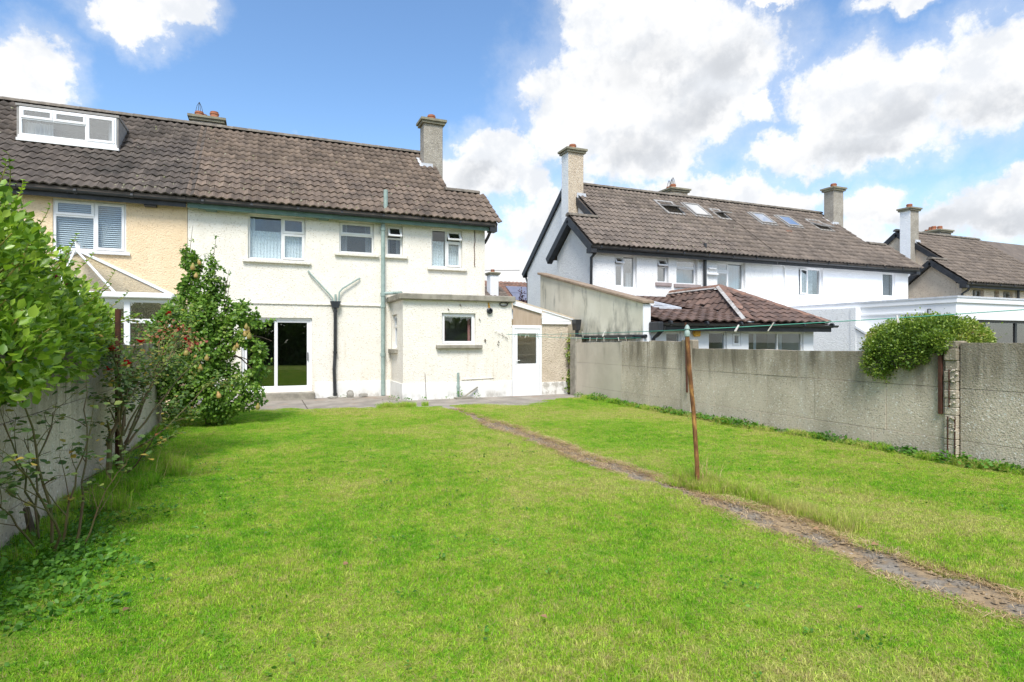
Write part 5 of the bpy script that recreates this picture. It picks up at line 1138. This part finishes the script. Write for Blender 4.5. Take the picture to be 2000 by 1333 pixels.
# --- roses along the left wall
def rose(root, base, canes, leafn, leafs, flowers, m='leaf_rose', seed=1, red=0):
    rnd = random.Random(seed); cb = MB(); LP, LD, LN, LS = [], [], [], []; tips = []
    def grow(pts, r0, depth):
        n = len(pts); cb.tube(pts, [r0*(1-.62*i/(n-1)) for i in range(n)], 6)
        for i in range(1, n):
            p = Vector(pts[i]); frac = i/(n-1)
            if depth < 2 and rnd.random() < (.55 if depth == 0 else .4) and frac > .25:
                t = (p-Vector(pts[i-1])).normalized(); d = (t+Vector((rnd.gauss(0,.8),rnd.gauss(0,.8),rnd.gauss(.15,.5)))).normalized(); L = rnd.uniform(.15,.5)*(1-.35*depth)
                e = p+d*L; e.x = max(e.x, -1.74); e.z = max(e.z,.1)
                grow(bez(p, p+d*L*.5+Vector((rnd.gauss(0,.04),rnd.gauss(0,.04),.04)), e, 5), r0*(1-.6*frac)*.6, depth+1)
            if rnd.random() < leafn*(.35+.9*frac)*(1 if depth else .6):
                for q in range(rnd.choice((3,5,5))):
                    a = rnd.uniform(0,6.28); LP.append(p+Vector((rnd.gauss(0,.03),rnd.gauss(0,.03),rnd.gauss(0,.025)))); LD.append((math.cos(a),math.sin(a),rnd.uniform(-.5,.3))); LN.append((rnd.gauss(0,.35),-.35+rnd.gauss(0,.3),1)); LS.append(rnd.uniform(*leafs))
        tips.append(pts[-1])
    for c in canes:
        pts = bez(c[0], c[1], c[2], 9); pts = [p+Vector((rnd.gauss(0,.012),rnd.gauss(0,.012),0)) for p in pts]; grow(pts, c[3], 0)
    cb.build('cane', M['cane'], root, smooth=True)
    LP = np.array([tuple(p) for p in LP]); 
    foliage_parts(root, LP, np.array(LD), np.array(LN), np.array(LS), M[m], min(60, len(LP)), 'foliage', LEAF8, .95)
    return tips
def flower(root, p, r, m='petal'):
    mb = MB(); p = Vector(p)
    for ring, (k, tilt, sc_) in enumerate(((5,.15,1.0),(5,.6,.85),(4,1.05,.6))):
        for i in range(k):
            a = 2*math.pi*i/k+ring*.5; d = Vector((math.cos(a),math.sin(a),0)); up = Vector((0,-.35,1)).normalized(); s_ = Vector((-math.sin(a),math.cos(a),0))
            o = p+up*.004*ring; t1 = o+d*r*sc_*math.cos(tilt)*.6+up*r*math.sin(tilt)*.6; t2 = o+d*r*sc_*math.cos(tilt)+up*r*math.sin(tilt)*1.1
            w = r*sc_*.55
            mb.add([o, t1+s_*w, t2+s_*w*.7, t2-s_*w*.7, t1-s_*w], [(0,1,2,3,4)])
    return mb.build('flower', M[m], root)
ra = thing('rose_bush', (-1.45,5.45,0), 'spindly rose bush with bare canes nearest the camera on the left', 'rose bush')
b0 = (-1.45,5.4,-.05)
rose(ra, b0, [(b0,(-1.5,5.4,.6),(-1.62,5.25,1.25),.014),((-1.42,5.45,-.05),(-1.4,5.4,.4),(-1.25,5.6,.95),.011),((-1.55,5.5,-.05),(-1.7,5.6,.5),(-1.6,6.0,1.0),.011),((-1.4,5.3,-.05),(-1.35,5.1,.5),(-1.5,4.7,.85),.011),((-1.35,5.5,-.05),(-1.3,5.7,.5),(-1.45,6.2,1.15),.012),((-1.5,5.35,-.05),(-1.62,5.2,.35),(-1.68,4.85,.7),.009),((-1.3,5.45,-.05),(-1.2,5.5,.35),(-1.05,5.6,.6),.008),((-1.6,5.75,-.05),(-1.66,5.7,.3),(-1.72,5.3,1.0),.012)], 0.24, (.04,.07), 0, seed=4)
MB().tube([(-1.62,5.72,-.1),(-1.68,5.70,.12),(-1.70,5.66,.3)], [.03,.027,.022], 8).build('old_stump', M['bark'], ra, smooth=True)
rb_ = thing('rose_bush', (-1.55,7.9,0), 'tall tangled rose bush with red flowers halfway along the left wall', 'rose bush')
cn = [((-1.55,7.5,-.05),(-1.62,7.6,.7),(-1.35,8.2,1.1),.035),((-1.5,7.9,-.05),(-1.5,7.9,.6),(-1.6,8.2,1.25),.032),((-1.5,8.0,.3),(-1.4,8.3,.9),(-1.1,8.9,1.45),.016),((-1.45,8.0,.4),(-1.2,8.6,.9),(-.85,9.3,1.35),.015),((-1.5,8.0,.5),(-1.55,8.3,1.2),(-1.45,8.7,1.75),.016),((-1.5,7.9,.4),(-1.4,7.6,1.1),(-1.45,7.2,1.55),.014),((-1.45,8.0,.3),(-1.0,8.6,.55),(-.75,9.2,1.0),.012),((-1.5,8.1,.6),(-1.6,8.6,1.3),(-1.55,9.2,1.8),.015),((-1.5,8.0,.5),(-1.2,8.4,1.2),(-1.0,9.0,1.75),.013),((-1.4,7.8,.1),(-1.15,7.7,.5),(-.95,7.6,.85),.010),((-1.5,8.1,.4),(-1.3,8.8,1.0),(-1.3,9.6,1.6),.013)]
tips = rose(rb_, None, cn, 1.25, (.035,.062), 0, seed=9)
P, U = in_lobes([(-1.5,8.1,1.4,.22,.5,.22,1),(-1.3,8.7,1.35,.3,.6,.24,1.3),(-1.05,9.2,1.3,.24,.5,.24,1),(-1.45,7.5,1.3,.2,.4,.2,.7)], 520, .95)
foliage_parts(rb_, P, U+RNG.normal(size=P.shape)*.7, np.array([0,-.5,.8])+RNG.normal(size=P.shape)*.5, RNG.uniform(.03,.06,len(P)), M['leaf_rose'], 60, 'twig_leaves', LEAF8, .9)
for p, r, m in (((-1.42,7.75,1.32),.05,'petal'),((-1.55,7.55,1.28),.04,'petal'),((-1.35,8.15,1.58),.045,'petal'),((-1.2,9.3,1.95),.045,'petal'),((-1.1,9.5,1.75),.035,'petal'),((-1.45,7.2,1.5),.04,'petal'),((-1.0,9.2,1.6),.035,'petal')): flower(rb_, p, r*1.35, m)
P, U = in_lobes([(-1.3,10.1,1.72,.32,.5,.20,1),(-1.05,10.4,1.6,.22,.4,.16,.5)], 210, .9)
foliage_parts(rb_, P, U+RNG.normal(size=P.shape)*.6, np.array([0,-.5,.8])+RNG.normal(size=P.shape)*.5, RNG.uniform(.035,.065,len(P)), M['leaf_red'], 40, 'reddened_foliage', LEAF8, .95)
cb = MB()
for _ in range(9): cb.tube(bez((-1.4,8.6,1.0),(-1.3,9.4,1.3),(random.uniform(-1.5,-1.0),random.uniform(9.8,10.6),random.uniform(1.55,1.8)),6), .006, 5)
cb.build('cane', M['cane'], rb_, smooth=True)
for p in ((-2.0,7.9,2.2),(-2.0,7.5,2.25)): 
    fo = flower(gb, p, .04, 'plum')
pst = tag(MB().tube([(-1.60,8.25,-.1),(-1.60,8.25,1.98)], .03, 10).build('iron_post', M['rustdark'], smooth=True), 'dark rusty iron post standing among the roses by the left wall', 'iron post')

# --- creeper on the porch corner, and weeds along the wall feet
iv = thing('climbing_ivy', (8.45,15.5,0), 'yellowing ivy climbing the corner between porch and right wall', 'ivy')
ip = []
for i in range(260):
    z = random.choice((random.uniform(.05,.75), random.uniform(.9,1.75))); ip.append((8.44+random.gauss(0,.05), 15.48+random.gauss(0,.04)-.03, z))
ip = np.array(ip); foliage_parts(iv, ip, np.array([0,-.4,-.3])+RNG.normal(size=ip.shape)*.6, np.array([0,-1,.4])+RNG.normal(size=ip.shape)*.3, RNG.uniform(.05,.09,len(ip)), M['leaf_ivy'], 0, 'foliage', LEAF8, .9)
MB().tube([(8.46,15.52,-.05),(8.44,15.5,.6),(8.47,15.51,1.2),(8.44,15.5,1.7)], [.022,.018,.014,.008], 6).build('stem', M['bark'], iv, smooth=True)

def weeds(name, spots, size, label, cat, m='leaf_weed'):
    P, D, N, S = [], [], [], []
    for (x, y, r, h, n_) in spots:
        for _ in range(n_):
            a = random.uniform(0,6.28); q = r*math.sqrt(random.random()); z = h*random.random()**.8*(1-.5*q/r)
            P.append((min(max(x+q*math.cos(a), -1.78), 8.39), y+q*math.sin(a), .01+z)); D.append((math.cos(a)+random.gauss(0,.5), math.sin(a)+random.gauss(0,.5), random.uniform(-.1,.9))); N.append((random.gauss(0,.6), random.gauss(-.2,.6), 1)); S.append(random.uniform(*size)*random.uniform(.6,1.1))
    V, F = leaves(np.array(P), np.array(D), np.array(N), np.array(S), LEAF8, .8)
    o = link(name, mesh_np(name, V, F, M[m])); return tag(o, label, cat, kind='stuff')
sp_ = [(8.28,14.5,.16,.14,70),(8.25,13.55,.25,.24,190),(8.15,13.2,.2,.2,120),(8.28,12.7,.18,.12,80)]
y = 12.4
while y > 3.0:
    k = .5+.5*math.sin(y*2.3)*math.sin(y*.9+1); sp_.append((8.32-.04*k, y, .13+.08*k, .05+.12*k*random.random()+.02, int(25+60*k))); y -= .17
weeds('weeds', sp_, (.035,.08), 'leafy weeds along the foot of the right garden wall', 'weeds')
sp_ = []; y = 12.6
while y > 1.0:
    k = 1.0 if y < 7.2 else .5; near = max(0, 1-abs(y-5.2)/1.6)
    sp_.append((-1.62+.1*k*random.random(), y, .14+.2*near, .07+.10*near*random.random(), int(30+60*k+90*near)))
    if near > .2: sp_.append((-1.25+random.uniform(-.3,.3), y, .26, .07, 120)); 
    y -= .16
weeds('ground_cover', sp_, (.028,.055), 'leafy ground cover at the foot of the left wall under the roses', 'weeds')
cl = []
for _ in range(1000): 
    x = random.uniform(-1.7,8.3); y = random.uniform(1.6,9.5)
    if random.random() < .15+.5*(x > 0)+.25*(x > 3): continue
    a, b = path_edges(y)
    if a-.1 < x < b+.1: continue
    cl.append((x, y, random.uniform(.03,.11), .04, random.randint(4,12)))
weeds('lawn_weeds', cl, (.018,.038), 'broad leaved weeds and clover scattered in the lawn', 'weeds')
weeds('patio_weeds', [(3.3,16.0,.2,.1,40),(3.55,15.4,.12,.1,30),(4.0,15.45,.05,.1,12),(4.98,15.42,.07,.35,40),(5.5,15.42,.08,.16,30),(4.65,15.4,.06,.12,16),(2.05,16.9,.08,.12,18),(2.6,14.5,.12,.06,18),(3.1,15.2,.1,.12,20)], (.03,.06), 'small weeds growing in the cracks of the patio', 'weeds')
pt2 = thing('purple_tree', (13.6,30,0), 'small dark purple-leaved tree beyond the kitchen roof', 'tree')
P, U = in_lobes([(13.7,30,3.0,.5,.5,1.0,2),(13.3,30,3.2,.35,.35,.7,1),(14.3,30,2.7,.5,.5,.9,1.5),(13.35,30,4.2,.15,.15,.5,.3),(13.95,30,3.9,.14,.14,.5,.3)], 1700, .8)
foliage_parts(pt2, P, U+RNG.normal(size=P.shape)*.6, RNG.normal(size=P.shape)+np.array([0,-.4,.6]), RNG.uniform(.07,.13,len(P)), M['leaf_purple'], 0, 'crown', LEAF2)
MB().tube([(13.7,30,-.5),(13.7,30,3.2)], [.09,.04]).tube(bez((13.7,30,1.5),(13.5,30,2.5),(13.35,30,4.5)), .02).build('trunk', M['bark'], pt2)
# hedge and trees behind the camera, seen mirrored in the patio door
P, U = in_lobes([(x, -9+random.uniform(-.5,.5), random.uniform(1.0,1.8), 1.5, 1.0, random.uniform(1.6,2.6), 1) for x in np.arange(-8,22,1.6)], 24000, .5)
V, F = leaves(P, U+RNG.normal(size=P.shape)*.5, np.array([0,.6,.6])+RNG.normal(size=P.shape)*.4, RNG.uniform(.25,.5,len(P)), LEAF2, 1.3)
tag(link('hedge_row', mesh_np('hedge_row', V, F, M['leaf_back'])), 'dark hedge closing the far end of the garden', 'hedge', kind='stuff')

# ================================================================ GRASS
def blade_patch(n, rad, h0, h1, w, lean, straw=False):
    r = rad*np.sqrt(RNG.random(n)); a = RNG.random(n)*2*math.pi; x = r*np.cos(a); y = r*np.sin(a)
    h = RNG.uniform(h0, h1, n); b = RNG.random(n)*2*math.pi; ln = np.abs(RNG.normal(0, lean, n)); wd = RNG.uniform(.6, 1.25, n)*w
    t = RNG.random(n)*2*math.pi; wx, wy = np.cos(t)*wd/2, np.sin(t)*wd/2; z0 = np.zeros(n)
    bx, by = np.cos(b)*ln, np.sin(b)*ln
    p = np.stack([np.stack([x-wx,y-wy,z0],1), np.stack([x+wx,y+wy,z0],1), np.stack([x+wx*.8+bx*h*.4,y+wy*.8+by*h*.4,h*.6],1), np.stack([x-wx*.8+bx*h*.4,y-wy*.8+by*h*.4,h*.6],1), np.stack([x+bx*h*1.15,y+by*h*1.15,h*np.maximum(.25,1-.35*ln)],1)], 1)
    F = np.array([(0,1,2),(0,2,3),(3,2,4)])[None] + (np.arange(n)*5)[:, None, None]
    return p.reshape(-1, 3), F.reshape(-1, 3)
def scatter(name, pts, rot, scl, idx, src, label, cat):
    me = bpy.data.meshes.new(name); me.vertices.add(len(pts)); me.vertices.foreach_set('co', np.asarray(pts, dtype=np.float32).ravel())
    for nm_, ty, dat in (('rot','FLOAT_VECTOR',rot),('scl','FLOAT_VECTOR',scl)):
        at = me.attributes.new(nm_, ty, 'POINT'); at.data.foreach_set('vector', np.asarray(dat, dtype=np.float32).ravel())
    at = me.attributes.new('idx','INT','POINT'); at.data.foreach_set('value', np.asarray(idx, dtype=np.int32)); me.update()
    o = link(name, me); c = bpy.data.collections.new(name+'_tufts')
    for s in src: c.objects.link(s)
    ng = bpy.data.node_groups.new(name, 'GeometryNodeTree'); t = NT(ng)
    ng.interface.new_socket('Geometry', in_out='INPUT', socket_type='NodeSocketGeometry'); ng.interface.new_socket('Geometry', in_out='OUTPUT', socket_type='NodeSocketGeometry')
    gi = t.new('NodeGroupInput'); go = t.new('NodeGroupOutput'); ip = t.new('GeometryNodeInstanceOnPoints'); ci = t.new('GeometryNodeCollectionInfo')
    ci.inputs[0].default_value = c; ci.inputs['Separate Children'].default_value = True; ci.inputs['Reset Children'].default_value = True
    def na(nm_, ty):
        n_ = t.new('GeometryNodeInputNamedAttribute', data_type=ty); n_.inputs[0].default_value = nm_; return n_.outputs[0]
    er = t.new('FunctionNodeEulerToRotation'); t.l.new(na('rot','FLOAT_VECTOR'), er.inputs[0])
    t.l.new(gi.outputs[0], ip.inputs['Points']); t.l.new(ci.outputs[0], ip.inputs['Instance']); ip.inputs['Pick Instance'].default_value = True
    t.l.new(na('idx','INT'), ip.inputs['Instance Index']); t.l.new(er.outputs[0], ip.inputs['Rotation']); t.l.new(na('scl','FLOAT_VECTOR'), ip.inputs['Scale']); t.l.new(ip.outputs[0], go.inputs[0])
    md = o.modifiers.new('scatter','NODES'); md.node_group = ng
    return tag(o, label, cat, kind='stuff')
src = []
for i in range(6):
    V, F = blade_patch(1350, .24, .012, .036, .0042, 1.05); src.append(bpy.data.objects.new('grass_tuft', mesh_np('grass_tuft', V, F, M['grass'])))
for i in range(3):
    V, F = blade_patch(420, .17, .06, .17, .005, .55); src.append(bpy.data.objects.new('long_tuft', mesh_np('long_tuft', V, F, M['grass'])))
pts, rot, scl, idx = [], [], [], []
st_ = .235; y = .8
while y < 15:
    x = -1.7
    while x < 8.4:
        X_, Y_ = x+random.uniform(-.09,.09), y+random.uniform(-.09,.09); x += st_
        a, b = path_edges(Y_); inner = a+.02 < X_ < b-.04
        if inner or Y_ > edge_y(X_)-.16 or X_ > 8.33 or X_ < -1.74: continue
        if min(abs(X_-a), abs(X_-b)) < .12 and (a-.12 < X_ < b+.12):
            s_ = .5
        else: s_ = 1
        pts.append((X_, Y_, lawn_z(X_, Y_)-.004)); rot.append((0,0,random.uniform(0,6.28))); hh = random.uniform(.8,1.2)*(1+.35*math.sin(X_*2.1+1)*math.sin(Y_*1.7)); scl.append((s_,s_,hh)); idx.append(random.randrange(6))
    y += st_
def tuft(x, y, s=1, h=1): pts.append((x,y,lawn_z(x,y)-.004)); rot.append((0,0,random.uniform(0,6.28))); scl.append((s,s,h)); idx.append(6+random.randrange(3))
for i in range(70):
    x_, y_ = random.uniform(-1.5,8.1), 1.5+7*random.random()
    a, b = path_edges(y_)
    if not a-.2 < x_ < b+.2: tuft(x_, y_, random.uniform(.25,.6), random.uniform(.3,.55))
for i in range(75):
    y = random.uniform(1,14.2); tuft(8.3-abs(random.gauss(0,.05)), y, random.uniform(.5,1), random.uniform(.5,1.0))
for i in range(95):
    y = random.uniform(2,13); tuft(-1.68+abs(random.gauss(0,.08)), y, random.uniform(.5,1), random.uniform(.5,1.2))
for i in range(26): tuft(4.43+random.gauss(0,.09), 5.12+random.gauss(0,.13), random.uniform(.5,.9), random.uniform(.6,1.3))
for i in range(12): tuft(4.34+random.gauss(0,.05), 4.99+random.gauss(0,.06), random.uniform(.5,.8), random.uniform(.7,1.2))
for i in range(40):
    y = random.uniform(3.3,5.2); tuft(4.45+abs(random.gauss(0,.08))+.05*(5.2-y), y, random.uniform(.5,.9), random.uniform(.5,1.1))
for i in range(24): tuft(-1.3+random.gauss(0,.18), 7.9+random.gauss(0,.5), random.uniform(.6,1), random.uniform(.8,1.7))
for i in range(14): tuft(3.05+random.gauss(0,.2), 14.05+random.gauss(0,.08), random.uniform(.5,.9), random.uniform(.5,1.0))
scatter('grass', pts, rot, scl, idx, src, 'mown bright green lawn grass with paler dry patches', 'grass')
# dead grass and crumbs on the path, long dry stalks round the pole
def strands(name, pl, label, m='straw', cat='dead grass'):
    V, F = [], []
    for (x, y, z, L, az_, el_, w) in pl:
        d = Vector((math.cos(az_)*math.cos(el_), math.sin(az_)*math.cos(el_), math.sin(el_))); s_ = Vector((-math.sin(az_), math.cos(az_), 0))*w
        p = Vector((x,y,z)); q = p+d*L*.5+Vector((0,0,L*.06)); e = p+d*L+s_*random.uniform(-6,6)+Vector((0,0,-L*.12 if el_ > .4 else 0)); b = len(V)
        V += [tuple(p-s_), tuple(p+s_), tuple(q+s_), tuple(q-s_), tuple(e)]; F += [(b,b+1,b+2),(b,b+2,b+3),(b+3,b+2,b+4)]
    return tag(link(name, mesh_np(name, V, F, M[m])), label, cat, kind='stuff')
pl = []
while len(pl) < 24000:
    y = 1.2+12.0*random.random()**1.35; a, b = path_edges(y); c = math.sin(y*1.9)+math.sin(y*.77+2)+.6*math.sin(y*4.3)
    edge = random.random() < .55
    x = (random.choice((b,b,b,a))+random.gauss(.0,.065)) if edge else random.uniform(a-.03, b+.05)
    if not edge and random.random() > .35+.25*c: continue
    pl.append((x, y, random.uniform(0,.022), random.uniform(.025,.11), random.uniform(0,6.28), random.uniform(0,.22), random.uniform(.0010,.0024)))
strands('dead_grass', pl, 'dead straw-coloured grass lying along the path')
pl = []
for _ in range(130): pl.append((4.40+random.gauss(0,.09), 5.06+random.gauss(0,.11), 0, random.uniform(.18,.5), random.uniform(0,6.28), random.uniform(.5,1.4), .0012))
for _ in range(60): pl.append((-1.2+random.gauss(0,.2), 7.9+random.gauss(0,.4), 0, random.uniform(.2,.5), random.uniform(-1,1.2), random.uniform(.4,1.3), .0012))
for _ in range(40): pl.append((8.2+random.gauss(0,.05), random.choice((8.0,9.2,6.3))+random.gauss(0,.12), 0, random.uniform(.1,.3), random.uniform(0,6.28), random.uniform(.5,1.4), .0012))
strands('dry_stalks', pl, 'long dry grass stalks round the clothes pole and roses')
cr = MB()
for _ in range(1600):
    y = 1.2+12*random.random()**1.3; a, b = path_edges(y); s_ = random.uniform(.004,.016); x = random.uniform(a+.02,b)
    cr.add([(x-s_,y-s_*.7,.004),(x+s_,y-s_,.004),(x+s_*.8,y+s_,.004),(x-s_*.6,y+s_,.004),(x+s_*.1,y,.006+s_*.9)], [(0,1,4),(1,2,4),(2,3,4),(3,0,4)])
tag(cr.build('path_crumbs', M['path']), 'crumbled concrete and soil on the path', 'rubble', kind='stuff')
# fallen leaves one can pick out
fl_me = mesh_np('fallen_leaf', LEAF8[0]*np.array([1.2,1,2.2]), LEAF8[1], M['deadleaf'])
for (x, y, lab) in [(4.08,3.9,'curled brown fallen leaf on the path just below the clothes pole'),(4.0,3.4,'tan fallen leaf lying flat on the left edge of the path'),(4.22,3.5,'orange-brown fallen leaf at the right edge of the path'),(4.3,3.05,'brown fallen leaf where the path widens'),
      (3.25,2.35,'small brown leaf in the grass left of the lower path'),(-.75,4.0,'brown leaf in the grass not far from the spindly rose'),(.55,4.25,'pale brown leaf in the middle of the lawn'),(1.45,3.0,'reddish leaf low in the middle of the lawn'),
      (-1.3,3.55,'brown leaf at the edge of the ground cover bottom left'),(-1.0,3.2,'lone tan leaf nearest the bottom left corner'),(2.9,15.7,'brown leaf on the patio left of the kitchen extension'),(2.2,15.9,'brown leaf on the patio below the black downpipe')]:
    o = bpy.data.objects.new('fallen_leaf', fl_me); COL.objects.link(o); o.location = (x,y,.034); o.rotation_euler = (random.uniform(-.3,.3),random.uniform(-.3,.3),random.uniform(0,6.28)); o.scale = [random.uniform(.038,.06)]*3
    tag(o, lab, 'leaf', 'fallen leaves')
